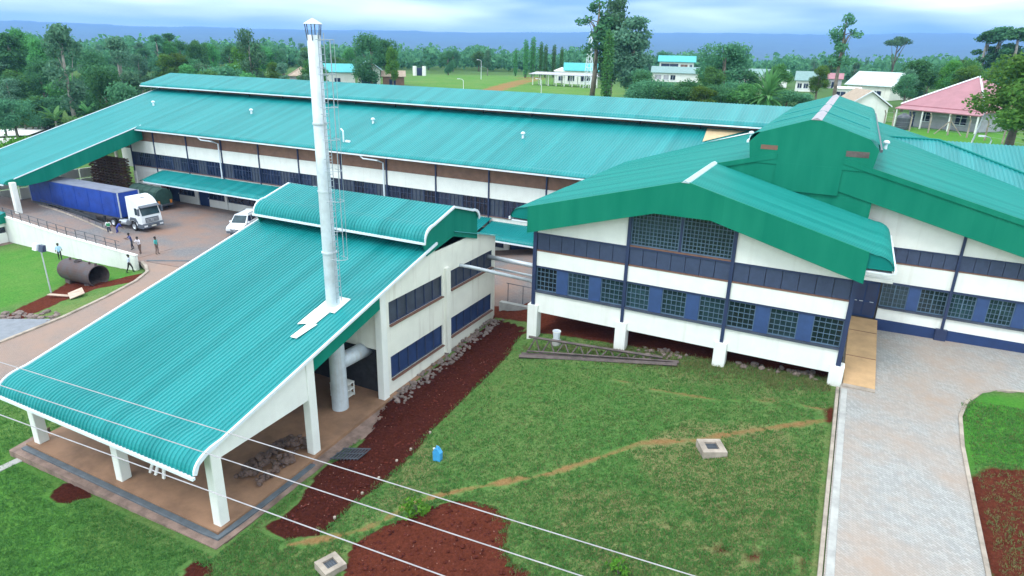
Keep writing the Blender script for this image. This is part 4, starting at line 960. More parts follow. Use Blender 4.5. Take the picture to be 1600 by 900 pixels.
# articulated lorry
lor = thing('articulated_lorry', 'white tractor lorry with a long blue covered trailer backed up to the loading bay', 'lorry')
cabp = [(0,.42),(.06,.9),(.05,1.35),(-.03,1.78),(-.36,2.78),(-.62,3.2),(-1.1,3.55),(-1.75,3.78),(-2.25,3.78),(-2.25,1.0),(-2.0,1.0),(-1.85,1.12),(-1.45,1.18),(-1.05,1.05),(-.85,.42)]
MB().prism(cabp, 1, -1.2, 1.2).build('cab', M['truckwhite'], lor)
MB().prism([(.05,.4),(.1,.85),(-.75,.9),(-.9,.4)], 1, -1.23, 1.23).build('lower_fairing', M['truckgrey'], lor)
MB().prism([(-.9,1.02),(-1.05,1.1),(-1.45,1.24),(-1.9,1.14),(-2.1,1.02),(-2.1,1.2),(-1.85,1.5),(-1.0,1.5),(-.7,1.1),(-.7,.85)], 1, -1.235, -1.2).build('wheel_arch', M['truckgrey'], lor)
bm_ = MB().prism([(.06,.4),(.2,.45),(.22,.85),(.08,.95)], 1, -1.24, 1.24).build('bumper', M['truckgrey'], lor)
MB().prism([(-.02,1.8),(.02,1.82),(-.30,2.72),(-.34,2.7)], 1, -1.06, 1.06).build('windscreen', M['glass'], lor)
MB().prism([(-.28,2.76),(.12,2.68),(.14,2.74),(-.3,2.9)], 1, -1.15, 1.15).build('sun_visor', M['truckgrey'], lor)
gr = MB().prism([(.06,1.0),(.11,1.02),(.08,1.55),(.04,1.55)], 1, -.8, .8).build('grille', M['truckgrey'], lor)
for z in (1.12, 1.26, 1.4): MB().box(.08, .13, -.75, .75, z-.02, z+.02).build('grille_bar', M['steel'], gr)
bd = MB().lathe([(.15,.11),(.15,.14),(.125,.14),(.125,.11)], (0,0,1.27), 16, axis=0)
for a in (90, 210, 330): bd.tube((.13,0,1.27), (.13,.13*math.cos(math.radians(a)),1.27+.13*math.sin(math.radians(a))), .015, n=4)
bd.build('badge', M['steel'], gr)
for s in (-1, 1):
    MB().box(.18, .24, s*.95-.2, s*.95+.2, .58, .76).build('headlight', M['lamp'], lor)
    MB().prism([(-.42,1.85),(-.98,1.85),(-1.0,2.62),(-.62,2.62)], 1, s*1.2-.02, s*1.2+.02).build('side_window', M['glass'], lor)
    mr = MB().box(-.12, .0, s*1.42-.1, s*1.42+.1, 1.9, 2.65).build('mirror', M['truckgrey'], lor)
    MB().tube((-.25,s*1.2,2.6), (-.06,s*1.4,2.6), .025, n=5).build('mirror_arm', M['truckgrey'], mr)
    for x in (-1.45, -5.1): wheel(lor, x, s*1.05, .5, .34, s)
    for x in (-14.6, -15.9, -17.2): wheel(lor, x, s*1.05, .5, .36, s)
    MB().tube((-3.9,s*.95,.75), (-2.7,s*.95,.75), .33, n=12).build('fuel_tank', M['steel'], lor)
    MB().box(-7.3, -7.1, s*.8-.08, s*.8+.08, .1, 1.2).build('landing_leg', M['dsteel'], lor)
MB().box(.22, .25, -.28, .28, .55, .68).build('number_plate', M['plate'], bm_)
MB().box(-1.15, -1.1, -.35, .35, 3.52, 3.62).build('roof_hatch', M['truckgrey'], lor)
MB().box(-6.2, -2.0, -.45, .45, .7, 1.0).build('chassis', M['dsteel'], lor)
tb = MB().bbox(-20.4, -3.45, -1.25, 1.25, 1.22, 3.96, .05).build('trailer_body', M['tarp'], lor)
MB().box(-20.35, -3.5, -1.2, 1.2, 3.965, 4.02).build('trailer_roof', M['tarptop'], tb)
for x in (-3.42, -20.42):
    for s in (-1, 1): MB().box(x-.05, x+.05, s*1.25-.05, s*1.25+.05, 1.2, 4.0).build('corner_post', M['steel'], tb)
for x in np.arange(-18.5, -4, 2.4): MB().box(x-.03, x+.03, -1.275, -1.25, 1.25, 3.95).build('tarpaulin_strap', M['tarp'], tb)
MB().box(-20.3, -3.6, -1.22, -1.0, 1.05, 1.21).box(-20.3, -3.6, 1.0, 1.22, 1.05, 1.21).build('trailer_frame', M['dsteel'], lor)
MB().box(-17.8, -14, -.9, .9, .75, 1.05).build('bogie', M['dsteel'], lor)
MB().box(-13.2, -8.2, -1.2, -1.16, .45, .95).build('side_guard', M['dsteel'], lor)
lor.location = (-67.9, 46.25, .05)
# minivan
def carprof(n): return n
van = thing('minivan', 'white minivan parked in the yard behind the boiler house roof', 'minivan')
MB().prism([(2.35,.32),(2.4,.75),(2.2,.95),(1.45,1.12),(-2.3,1.12),(-2.38,.35)], 1, -.84, .84).build('body', M['truckwhite'], van)
cb = MB().hexa([(1.45,-.82,1.12),(1.45,.82,1.12),(-2.3,.82,1.12),(-2.3,-.82,1.12)], [(.55,-.68,1.82),(.55,.68,1.82),(-2.05,.68,1.84),(-2.05,-.68,1.84)]).build('cabin', M['truckwhite'], van)
MB().hexa([(1.40,-.72,1.17),(1.40,.72,1.17),(1.36,.72,1.15),(1.36,-.72,1.15)], [(.66,-.62,1.78),(.66,.62,1.78),(.60,.62,1.76),(.60,-.62,1.76)]).build('windscreen', M['glass'], van)
for s in (-1, 1):
    for a, b in ((.95,.05),(-.03,-.95),(-1.03,-1.95)):
        q = lambda x, z: (x, s*(.825-.14*(z-1.12)/.7+.012), z)
        MB().add([q(a,1.2), q(b,1.2), q(b,1.7), q(a-.35 if a > .5 else a,1.7)], [(0,1,2,3)]).build('side_window', M['glassblue'], van)
    for x in (1.5, -1.5): wheel(van, x, s*.74, .32, .2, s)
    MB().box(2.3, 2.42, s*.62-.16, s*.62+.16, .7, .88).build('headlight', M['lamp'], van)
    MB().box(1.0, 1.15, s*.95-.08, s*.95+.08, 1.15, 1.3).build('mirror', M['truckwhite'], van)
MB().box(2.35, 2.44, -.8, .8, .35, .58).build('bumper', M['truckgrey'], van)
MB().box(2.39, 2.43, -.4, .4, .66, .78).build('grille', M['truckgrey'], van)
for s in (-1, 1): MB().tube((.3,s*.58,1.88), (-1.8,s*.58,1.88), .025, n=5).build('roof_rail', M['dsteel'], van)
van.scale = (1.1,1.1,1.1); van.location = (-59.3, 51.4, .04); van.rotation_euler = (0, 0, math.atan2(-.92, .4))
# green canvas-covered trailer behind the lorry
gt = thing('covered_trailer', 'dark green canvas-covered trailer parked between lorry and hall', 'trailer')
MB().prism([(-1.1,.75),(1.1,.75),(1.1,1.9),(.95,2.3),(.5,2.62),(0,2.72),(-.5,2.62),(-.95,2.3),(-1.1,1.9)], 0, -2.9, 2.9).build('canvas_cover', M['greenveh'], gt)
for x in (-2.6,-1.3,0,1.3,2.6): MB().path([(x,math.cos(a)*1.12,1.9+math.sin(a)*.84) for a in np.linspace(0,PI,9)], .03, 4).build('hoop', M['greenveh'], gt)
MB().box(-2.9, 3.1, -1.0, 1.0, .55, .75).build('bed', M['dsteel'], gt)
for s in (-1, 1):
    for x in (-1.7, 1.7): wheel(gt, x, s*.9, .4, .26, s)
    MB().box(2.92, 3.0, s*.8-.12, s*.8+.12, .8, 1.25).build('tail_board', M['orange'], gt)
gt.location = (-78.2, 53.6, .04); gt.rotation_euler = (0, 0, math.radians(-4))
# red hose reel on the wall
hr = thing('hose_reel', 'red and black hose reel standing against the hall beside the trailer', 'hose reel', (-80.0, 56.9, 0))
MB().lathe([(.1,-.2),(.55,-.2),(.55,-.14),(.3,-.12),(.3,.12),(.55,.14),(.55,.2),(.1,.2)], (-79.7,56.9,2.05), 16, axis=1).build('drum', M['red'], hr)
MB().lathe([(.3,-.1),(.46,-.1),(.46,.1),(.3,.1)], (-79.7,56.88,2.05), 16, axis=1).build('hose', M['tyre'], hr)
MB().box(-79.85, -79.55, 57.05, 57.3, 0, 2.6).build('bracket', M['dsteel'], hr)
# crib stacks of firewood
fw = thing('firewood_stack', 'tall crib stack of brown firewood logs against the hall end', 'firewood stack', (-90, 56.6, 0))
lme = [MB().tube((-.72,0,0), (.72,0,0), .1, .085, 7).mesh([M['log']], 'log_a'), MB().tube((0,-.62,0), (0,.62,0), .1, .085, 7).mesh([M['log']], 'log_b')]
for c in range(5):
    for r in range(26):
        for q in range(2):
            k = r % 2; x = -93.2 + c*1.48; z = .12 + r*.19
            o = bpy.data.objects.new('log', lme[k]); COL.objects.link(o); o.parent = fw
            off = (-.36, .36)[q] + random.uniform(-.1,.1)
            o.location = (x + (0 if k == 0 else off) + random.uniform(-.06,.06) + 90, 56.6 + (off if k == 0 else 0) - 56.6 + random.uniform(-.08,.08), z)
            o.rotation_euler = (0, random.uniform(-.04,.04), random.uniform(-.07,.07)); o['_org'] = (0,0,0)
# small teal-roofed store at the left edge
st = thing('small_store', 'small white store with teal lean-to roof at the foot of the ramp wall', 'store', (-84, 36, -1))
sx = -79.9
box('wall', M['white'], st, -92, sx, 36.3, 37.5, -1.4, .1); box('window_band', M['glassblue'], st, -92, sx-.1, 36.34, 37.4, .1, .75); box('wall_top', M['white'], st, -92, sx, 36.3, 37.5, .75, 1.1)
corr('roof_sheet', M['roof_y'], st, [(37.7,2.3),(34.9,1.5)] + arc((34.9,1.5),(34.5,1.1),0), 0, -92, sx+.3, .25, .03)
MB().prism([(37.7,2.25),(34.9,1.45),(34.5,1.1),(34.6,.95),(37.7,1.2)], 0, sx+.2, sx+.26).build('fascia', M['fascia_y'], st)
MB().box(-92, sx+.3, 34.4, 34.5, .98, 1.12).build('gutter', M['gutter'], st)
MB().bbox(sx-.25, sx+.05, 34.7, 35.0, -1.4, 1.0).build('post', M['white'], st)
lay('store_paving', M['apron'], [(-92,33.6),(-79.4,33.6),(-79.0,37.5),(-92,37.5)], lambda x, y: -1.02, 2.0, .05)

# rusty tank
ta, tb_ = at(154.5,431.5,.02), at(104,419,.05)
tk = thing('open_tank', 'big rusty cylindrical steel tank lying open-ended on the grass', 'tank', (float(ta[0]), float(ta[1]), -1))
A, B = Vector(ta), Vector(tb_); dv = (B-A).normalized(); B = A + dv*4.6; sd_ = dv.cross(Vector((0,0,1))).normalized(); R0 = 1.0
def ring(c, r, n=28): return [c + sd_*r*math.cos(2*PI*i/n) + Vector((0,0,1))*r*math.sin(2*PI*i/n) for i in range(n)]
n = 28; rs = [(A+dv*.05,.02*0+.93),(A,.93),(A,1.0),(A+dv*.12,1.0),(A+dv*.13,.985),(B-dv*.3,.985),(B-dv*.1,.9),(B,.5),(B+dv*.05,.02)]
inn = [(A,.93),(B-dv*.5,.93),(B-dv*.4,.02)]
def shell(prof):
    mb = MB(); vs = []
    for c, r in prof: vs += ring(c, r)
    mb.add(vs, [(k*n+i, k*n+(i+1)%n, (k+1)*n+(i+1)%n, (k+1)*n+i) for k in range(len(prof)-1) for i in range(n)]); return mb
shell(rs[1:]).build('shell', M['tank'], tk, smooth=False); shell(inn).build('lining', M['rust'], tk)
hb = A + dv*2.6 + Vector((0,0,.97)); MB().lathe([(.32,-.05),(.34,.12),(.26,.14),(.26,-.02)], hb, 14).build('manhole_ring', M['tank'], tk)
for t in (.15, 1.0, 3.7): p = A + dv*t + Vector((0,0,.97)); MB().bbox(p.x-.08, p.x+.08, p.y-.08, p.y+.08, p.z-.05, p.z+.22).build('lug', M['tank'], tk)
for t in (.9, 3.6): p = A + dv*t; MB().bbox(p.x-.35, p.x+.35, p.y-.7, p.y+.7, -1.3, -.72).build('cradle', M['rust'], tk)
# floodlight pole by the tank
def pole(name, base, hgt, label, r=.06, lean=(0,0), heads=2, m=None):
    t = thing(name, label, 'lamp post', tuple(map(float, base)))
    b = Vector(base); top = b + Vector((lean[0], lean[1], hgt))
    MB().tube(b-Vector((0,0,.3)), top, r*1.15, r*.8, 8).build('pole', m or M['steel'], t)
    if heads == 2:
        for s in (-1, 1):
            c = top + Vector((s*.45, -.1, .1)); MB().hexa([(c.x-.3,c.y-.2,c.z-.25),(c.x+.3,c.y-.2,c.z-.25),(c.x+.3,c.y+.15,c.z-.25),(c.x-.3,c.y+.15,c.z-.25)], [(c.x-.3,c.y-.05,c.z+.3),(c.x+.3,c.y-.05,c.z+.3),(c.x+.3,c.y+.2,c.z+.3),(c.x-.3,c.y+.2,c.z+.3)]).build('floodlight', M['lamp'] if s < 0 else M['board'], t)
        MB().box(top.x-.6, top.x+.6, top.y-.04, top.y+.04, top.z-.1, top.z).build('bracket', M['dsteel'], t)
    else:
        MB().path([top, top+Vector((-.25,-.2,.3)), top+Vector((-.8,-.6,.45))], r*.6, 5).build('arm', m or M['steel'], t)
        c = top+Vector((-1.0,-.7,.45)); MB().bbox(c.x-.3, c.x+.3, c.y-.16, c.y+.16, c.z-.1, c.z+.06).build('lamp_head', M['lamp'], t)
    return t
pole('yard_light', gp(80,457), 4.0, 'leaning white floodlight pole beside the rusty tank', lean=(-.15,0))
for k, (px, py, q, lab) in enumerate(((98,464,0,'long pale board lying flat in front of the rusty tank'), (120,463,1,'wide pale board propped beside the thin board in front of the tank'))):
    p = gp(px, py); z = float(p[2])
    mb = MB(); a = math.radians((20, -25)[q]); L, W = ((2.6,.35),(1.7,1.1))[q]; c, s = math.cos(a), math.sin(a)
    Q = [(p[0]+c*u-s*v, p[1]+s*u+c*v) for u, v in ((-L/2,-W/2),(L/2,-W/2),(L/2,W/2),(-L/2,W/2))]; hz = (.12,.12,.12,.12) if q == 0 else (.1,.1,.4,.4)
    o = mb.hexa([(x,y,z+hh) for (x,y),hh in zip(Q,hz)], [(x,y,z+hh+.06) for (x,y),hh in zip(Q,hz)]).build('board', M['wood']); tag(o, lab, 'board')

# ================================================================== LAWN OBJECTS
def inspection(p, s, lab, rot):
    t = thing('manhole_chamber', lab, 'manhole'); c, w = .0, s/2
    mb = MB()
    for a, b, d, e in ((-w,w,-w,-w*.5),(-w,w,w*.5,w),(-w,-w*.5,-w*.5,w*.5),(w*.5,w,-w*.5,w*.5)): mb.box(a, b, d, e, -.3, .32)
    mb.build('curb', M['kerb'], t)
    cv = MB().box(-w*.5, w*.5, -w*.5, w*.5, -.2, .22).build('cover', M['drain'], t)
    for i in range(5): y = -w*.42 + w*.84*i/4; MB().box(-w*.46, w*.46, y-.02, y+.02, .22, .25).build('bar', M['dsteel'], cv)
    t.location = p; t.rotation_euler = (0, 0, rot); return t
inspection(gp(1111,705), 1.15, 'square concrete manhole chamber in the middle of the lawn', .5)
inspection(gp(517,889), .95, 'square concrete manhole chamber beside the red soil patch at the bottom', -.35)
p = gp(684,719); bg = thing('plastic_container', 'bright blue plastic container standing on the lawn', 'container', tuple(map(float, p)))
MB().prism([(p[0]-.2,p[2]-.05),(p[0]+.2,p[2]-.05),(p[0]+.22,p[2]+.5),(p[0]+.05,p[2]+.72),(p[0]-.12,p[2]+.7),(p[0]-.22,p[2]+.5)], 1, p[1]-.13, p[1]+.13).build('body', M['bluebag'], bg)
MB().path([(p[0]-.1,p[1],p[2]+.68),(p[0]-.06,p[1],p[2]+.82),(p[0]+.08,p[1],p[2]+.82),(p[0]+.1,p[1],p[2]+.68)], .03, 6).build('handle', M['bluebag'], bg)
MB().tube((p[0]-.18,p[1],p[2]+.58), (p[0]-.24,p[1],p[2]+.66), .05, n=8).build('cap', M['white'], bg)
p = gp(548,712); gt_ = thing('drain_grating', 'dark steel drain grating lying on the soil strip by the boiler house', 'grating', tuple(map(float, p)))
for k in range(9): u = -.8+k*.2; MB().box(p[0]+u*.75-.03, p[0]+u*.75+.03, p[1]-.55+u*.4, p[1]+.55+u*.4, p[2]+.06, p[2]+.12).build('bar', M['dsteel'], gt_)
for v in (-.5, 0, .5): MB().hexa([(p[0]-.65,p[1]+v-.36,p[2]+.12),(p[0]+.65,p[1]+v+.28,p[2]+.12),(p[0]+.65,p[1]+v+.36,p[2]+.12),(p[0]-.65,p[1]+v-.28,p[2]+.12)], [(p[0]-.65,p[1]+v-.36,p[2]+.16),(p[0]+.65,p[1]+v+.28,p[2]+.16),(p[0]+.65,p[1]+v+.36,p[2]+.16),(p[0]-.65,p[1]+v-.28,p[2]+.16)]).build('bar', M['dsteel'], gt_)
# steel truss
a, b = gp(815,556), gp(1060,569)
tr_ = thing('roof_truss', 'long rusty steel roof truss lying on its edge in front of the stilts', 'truss', tuple(map(float, a)))
a, b = Vector(a), Vector(b); L = b-a
def tp(t, z, o=0): q = a + L*t; return (q.x, q.y+o, q.z+z)
for o in (0, .35): 
    MB().path([tp(0,.12,-o), tp(1,.12,-o)], .14, 4).build('chord', M['rust'], tr_)
    if o: MB().path([tp(.04,.42,-.1), tp(.97,.22,-.1)], .06, 4).build('chord', M['rust'], tr_)
MB().path([tp(.03,1.25,.35), tp(.9,.35,.1)], .09, 4).build('chord', M['rust'], tr_)
nb = 9; pts = []
for k in range(nb):
    t = .03+.87*k/nb; t2 = .03+.87*(k+.5)/nb; t3 = .03+.87*(k+1)/nb; zz = lambda t: 1.25-(t-.03)*1.03
    MB().path([tp(t,.15), tp(t2,zz(t2),.33)], .055, 4).build('brace', M['rust'], tr_); MB().path([tp(t2,zz(t2),.33), tp(t3,.15)], .055, 4).build('brace', M['rust'], tr_)
p = gp(869,538); bk = thing('bucket', 'white plastic bucket standing behind the steel truss', 'bucket', tuple(map(float, p)))
MB().lathe([(.02,0),(.2,0),(.26,.6),(.27,.62),(.24,.62),(.19,.05)], (p[0],p[1],p[2]+.35), 16).build('body', M['gutter'], bk); MB().lathe([(.262,.56),(.28,.56),(.28,.63),(.262,.63)], (p[0],p[1],p[2]+.35), 16).build('rim', M['white'], bk)
MB().lathe([(.02,-.4),(.3,-.4),(.3,.0),(.02,.0)], (p[0],p[1],p[2]+.36), 10).build('stand', M['concrete'], bk)
# rubble
def stones(name, lab, pts, smin, smax, m, zf=None):
    mb = MB()
    for (x, y) in pts:
        z = (zf or h1)(x, y); s = random.uniform(smin, smax); bm = bmesh.new(); bmesh.ops.create_icosphere(bm, subdivisions=1, radius=s)
        sc = (random.uniform(.7,1.3), random.uniform(.7,1.3), random.uniform(.5,.9)); vs = [(x+v.co.x*sc[0]*random.uniform(.8,1.15), y+v.co.y*sc[1]*random.uniform(.8,1.15), z+s*.25+v.co.z*sc[2]) for v in bm.verts]
        bm.verts.ensure_lookup_table(); fs = [tuple(v.index for v in f.verts) for f in bm.faces]; mb.add(vs, fs); bm.free()
    o = mb.build(name, m); tag(o, lab, 'rubble', kind='stuff'); return o
stones('rubble', 'loose broken stones along the foot of the boiler house wall', [(random.uniform(-22.1,-20.9), random.uniform(28,41)) for _ in range(330)], .05, .17, M['stone'])
stones('rubble', 'heap of broken stones at the end of the steel truss', [(gp(1030,556)[0]+random.gauss(0,.8), gp(1030,556)[1]+.4+random.gauss(0,.35)) for _ in range(40)], .07, .19, M['stone'])
stones('rubble', 'stones and dark weeds under the right end of the stilted wing', [(random.uniform(-3.8,.6), random.uniform(38.1,39.0)) for _ in range(46)], .08, .22, M['stone'])
stones('rubble', 'broken stone edging along the dusty road by the tank', [tuple(gp(random.uniform(0,95), random.uniform(488,504))[:2]) for _ in range(70)], .1, .3, M['stone'])
stones('rubble', 'broken bricks and soil heaped inside the open boiler house bay', [(random.uniform(-24.6,-22.6), random.uniform(18.6,22.4)) for _ in range(170)], .08, .22, mat('brown_debris', (0.13,0.085,0.07), .95, var=.3), lambda x, y: zfl(y) + max(0, .35-abs(x+23.4)*.3))
stones('soil_clods', 'small pale stones scattered over the red soil', [tuple(gp(*random.choice([(random.uniform(560,790), random.uniform(800,895)), (random.uniform(470,600), random.uniform(720,820)), (random.uniform(600,780), random.uniform(560,680))]))[:2]) for _ in range(380)], .012, .04, mat('red_clod', (0.26,0.11,0.08), .95, var=.3))
stones('soil_lumps', 'dark lumps of dug red earth over the soil strip and patches', [tuple(gp(*random.choice([(random.uniform(560,800), random.uniform(800,898)), (random.uniform(450,600), random.uniform(730,825)), (random.uniform(560,800), random.uniform(540,740)), (random.uniform(1520,1600), random.uniform(745,890))]))[:2]) for _ in range(900)], .03, .085, mat('dug_earth', (0.085,0.022,0.016), 1.0, var=.3, spec=.05)) if False else None
for k, (px, py) in enumerate(((523,810),(566,772),(592,748),(620,721),(642,703),(672,677))):
    q = gp(px, py); o = MB().bbox(q[0]-.06, q[0]+.06, q[1]-.06, q[1]+.06, q[2]-.1, q[2]+.1).build('marker_peg', M['kerb'])
    tag(o, ('lowest','second','third','fourth','fifth','uppermost')[k] + ' pale marker peg up the right edge of the dark soil strip', 'peg', 'pegs along the soil strip')
lump = []
while len(lump) < 1500:
    poly_ = random.choice((strip, strip, patch)); P_ = np.array(poly_)[:, :2]; lo, hi = P_.min(0), P_.max(0); x, y = random.uniform(lo[0],hi[0]), random.uniform(max(8,lo[1]),hi[1])
    if poly_sd(poly_, np.array([x]), np.array([y]))[0] < -.05: lump.append((x, y))
stones('soil_lumps', 'dark lumps of dug red earth over the soil strip and patch', lump, .025, .085, mat('dug_earth', (0.11,0.028,0.02), 1.0, var=.35, spec=.05))
# wires
for k, (p0, p1, lab) in enumerate((((-23.65,10.02),(-1.17,11.41),'overhead wire farthest from the viewer'), ((-21.96,9.15),(-3.19,10.32),'middle of the three overhead wires'), ((-20.1,8.19),(-5.66,8.99),'overhead wire nearest the bottom edge'))):
    p0, p1 = np.array(p0), np.array(p1); d = (p1-p0)/np.linalg.norm(p1-p0); pts = []
    for t in np.linspace(-55, 75, 60): q = p0+d*t; pts.append((q[0], q[1], 9.93+.000115*(t-14)**2))
    o = MB().path(pts, .0145, 5).build('overhead_wire', M['wire']); tag(o, lab, 'wire', 'overhead wires across the lawn')
# roof vents
def on_plane(px, py, f):
    d = ray(px, py); t = 60.0
    for _ in range(60): q = d*t; t += (CAMZ + q[2] - f(q[0], q[1]))/abs(d[2])*.5
    return d*t + np.array([0,0,CAMZ])
fm = lambda x, y: zmain(y)
for k, (px, py, f, lab) in enumerate(((240,165,fm,'leftmost white roof vent near the canopy end of the hall roof'), (393,178,fm,'white roof vent left of the chimney'), (583,193,fm,'white roof vent right of the chimney'), (817,216,fm,'white roof vent near the middle of the hall roof'),
        (1173,217,lambda x,y: zR2(x),'white roof vent on the left of the raised ridge'), (1366,212,lambda x,y: zR2(x),'white roof vent at the far right of the raised ridge'), (1383,233,lambda x,y: zR2(x),'white roof vent on the right slope near the dark gutter'))):
    p = on_plane(px, py, f); t = thing('roof_vent', lab, 'roof vent', tuple(map(float, p)), 'white mushroom vents on the teal roofs')
    MB().lathe([(.12,-.15),(.12,.45),(.1,.45)], p, 10).build('pipe', M['gutter'], t); MB().lathe([(.02,.68),(.14,.65),(.23,.55),(.25,.46),(.2,.42),(.11,.42)], p, 14).build('cap', M['gutter'], t, smooth=True)
p = on_plane(537,222,fm); t = thing('vent_pipe', 'thin white vent pipe with a bent top on the hall roof beside the ladder', 'pipe', tuple(map(float, p)))
MB().path([p, p+np.array([0,0,1.2]), p+np.array([-.3,0,1.45])], .09, 7).build('pipe', M['gutter'], t); MB().box(p[0]+.3, p[0]+.9, p[1]-.1, p[1]+.1, p[2]+.02, p[2]+.25).build('clamp', M['gutter'], t)

# ================================================================== PEOPLE
def person(label, loc, heading, shirt, trousers, pose='stand', vest=None):
    """one continuous skinned body posed from a joint list; faces take the material of the nearest bone"""
    lean = {'stand':0, 'walk':.06, 'lean':.30, 'bend':.75}[pose]
    J = {}
    hip = np.array([0,0,.93 if pose != 'bend' else .85]); up = np.array([math.sin(lean),0,math.cos(lean)])
    J['pelvis'] = hip; J['waist'] = hip+up*.2; J['chest'] = hip+up*.42; J['neck'] = hip+up*.58
    hd = np.array([math.sin(lean*.6),0,math.cos(lean*.6)]); J['head'] = J['neck']+hd*.13; J['crown'] = J['neck']+hd*.25
    st = {'stand':.04,'walk':.26,'lean':.12,'bend':.14}[pose]
    for s, sg in (('l',1),('r',-1)):
        f = sg*st
        J['hip'+s] = hip+np.array([0,.1*sg,-.04]); J['knee'+s] = np.array([f*.55+.05,.11*sg,.5]); J['ank'+s] = np.array([f-.03,.12*sg,.08]); J['toe'+s] = np.array([f+.15,.13*sg,.035])
        sh = hip+up*.5+np.array([0,.19*sg,0]); J['sho'+s] = sh
        if pose == 'lean': J['elb'+s] = sh+np.array([.16,.05*sg,-.2]); J['han'+s] = J['elb'+s]+np.array([.22,-.04*sg,.02])
        elif pose == 'bend': J['elb'+s] = sh+np.array([.08,.04*sg,-.26]); J['han'+s] = J['elb'+s]+np.array([.14,-.02*sg,-.2])
        else:
            w = -sg*(.16 if pose == 'walk' else .03); J['elb'+s] = sh+np.array([w*.5,.06*sg,-.28]); J['han'+s] = J['elb'+s]+np.array([w*.7+.07,.0,-.24])
    E_ = [('pelvis','waist','s'),('waist','chest','s'),('chest','neck','s'),('neck','head','k'),('head','crown','k')]
    for s in 'lr': E_ += [('pelvis','hip'+s,'t'),('hip'+s,'knee'+s,'t'),('knee'+s,'ank'+s,'t'),('ank'+s,'toe'+s,'b'),('chest','sho'+s,'s'),('sho'+s,'elb'+s,'s'),('elb'+s,'han'+s,'k')]
    rad = dict(pelvis=.15,waist=.135,chest=.155,neck=.06,head=.095,crown=.085)
    for s in 'lr': rad.update({'hip'+s:.095,'knee'+s:.065,'ank'+s:.045,'toe'+s:.035,'sho'+s:.065,'elb'+s:.045,'han'+s:.032})
    names = list(J); me = bpy.data.meshes.new('body'); me.from_pydata([tuple(J[k]) for k in names], [(names.index(a), names.index(b)) for a, b, _ in E_], [])
    ob = bpy.data.objects.new('tmp_body', me); COL.objects.link(ob); ob.modifiers.new('s','SKIN'); sb = ob.modifiers.new('d','SUBSURF'); sb.levels = 1; sb.render_levels = 1
    for i, k in enumerate(names):
        sv = me.skin_vertices[0].data[i]; r = rad[k]; sv.radius = (r, r*(.72 if k in ('waist','chest','pelvis') else 1)); sv.use_root = (k == 'pelvis')
    dg = bpy.context.evaluated_depsgraph_get(); em = bpy.data.meshes.new_from_object(ob.evaluated_get(dg)); bpy.data.objects.remove(ob)
    bm = bmesh.new(); bm.from_mesh(em); nbody = len(bm.faces)
    ex = MB()                                    # fingers, nose, ears grow out of the same mesh
    for s, sg in (('l',1),('r',-1)):
        h, e_ = Vector(J['han'+s]), Vector(J['elb'+s]); d = (h-e_).normalized(); sd2 = Vector((0,1,0)); fw_ = d.cross(sd2)
        for q, ln in ((-.024,.07),(-.008,.085),(.008,.08),(.024,.062)): p0 = h+d*.02+fw_*q; p1 = p0+d*ln*.55; p2 = p1+(d*.8-sd2*sg*.6).normalized()*ln*.45; ex.path([p0,p1,p2], [.010,.009,.007], 5)
        p0 = h-d*.005+fw_*.028; ex.path([p0, p0+(fw_+d*.7).normalized()*.035, p0+(fw_*.5+d).normalized()*.065], [.011,.010,.008], 5)
        c = Vector(J['head']); ex.lathe([(.005,-.01),(.025,-.008),(.025,.008),(.005,.01)], (c.x-.005,c.y+sg*.098,c.z+.02), 7, axis=1)
        ex.lathe([(.002,.0),(.012,.002),(.002,.008)], (c.x+.088,c.y+sg*.035,c.z+.045), 6, axis=0, mi=1)
    c = Vector(J['head']); ex.path([(c.x+.09,c.y,c.z+.05),(c.x+.115,c.y,c.z+.0),(c.x+.085,c.y,c.z-.01)], [.01,.016,.008], 5); ex.box(c.x+.075, c.x+.095, c.y-.025, c.y+.025, c.z-.05, c.z-.04, mi=1)
    exm = ex.mesh([M['skin'], M['hair']], 'x'); bm.from_mesh(exm)
    seg = [(np.array(J[a]), np.array(J[b]), c) for a, b, c in E_]; bm.faces.ensure_lookup_table()
    code = dict(s=0, t=1, k=2, b=3)
    for i, f in enumerate(bm.faces):
        f.smooth = True
        if i >= nbody: f.material_index = 2 if f.material_index == 0 else 3; continue
        p = np.array(f.calc_center_median()); best = (9, 's')
        for a, b, cc in seg:
            t = np.clip((p-a)@(b-a)/((b-a)@(b-a)), 0, 1); dd = np.linalg.norm(p-a-t*(b-a))
            if cc == 's' and dd > .17: dd += .1
            if dd < best[0]: best = (dd, cc)
        f.material_index = code[best[1]]
    bme = bpy.data.meshes.new('body'); bm.to_mesh(bme); bm.free()
    for m in (shirt, trousers, M['skin'], M['hair']): bme.materials.append(m)
    root = thing('person', label, 'person')
    o = bpy.data.objects.new('body', bme); COL.objects.link(o); o.parent = root; o['_org'] = (0,0,0)
    hc = J['head']+hd*.045; MB().lathe([(.115,-.02),(.116,.03),(.10,.09),(.06,.128),(.01,.14)], (hc[0]-.014,hc[1],hc[2]), 14).build('hair', M['hair'], root, smooth=True)
    if vest: 
        v = [hip+up*.12, hip+up*.3, hip+up*.46]; mb = MB(); vs = []
        for q, (rx, ry) in zip(v, ((.125,.17),(.13,.185),(.125,.18))): vs += [(q[0]+rx*math.cos(2*PI*i/14), q[1]+ry*math.sin(2*PI*i/14), q[2]) for i in range(14)]
        mb.add(vs, [(k*14+i, k*14+(i+1)%14, (k+1)*14+(i+1)%14, (k+1)*14+i) for k in range(2) for i in range(14)]).build('vest', vest, root, smooth=True)
    root.location = tuple(map(float, loc)); root.rotation_euler = (0, 0, heading); return root
cloth = lambda n, c: mat(n, c, .85, var=.1, scale=6)
def yp(px, py, z): q = at(px, py, z); return (q[0], q[1], z)
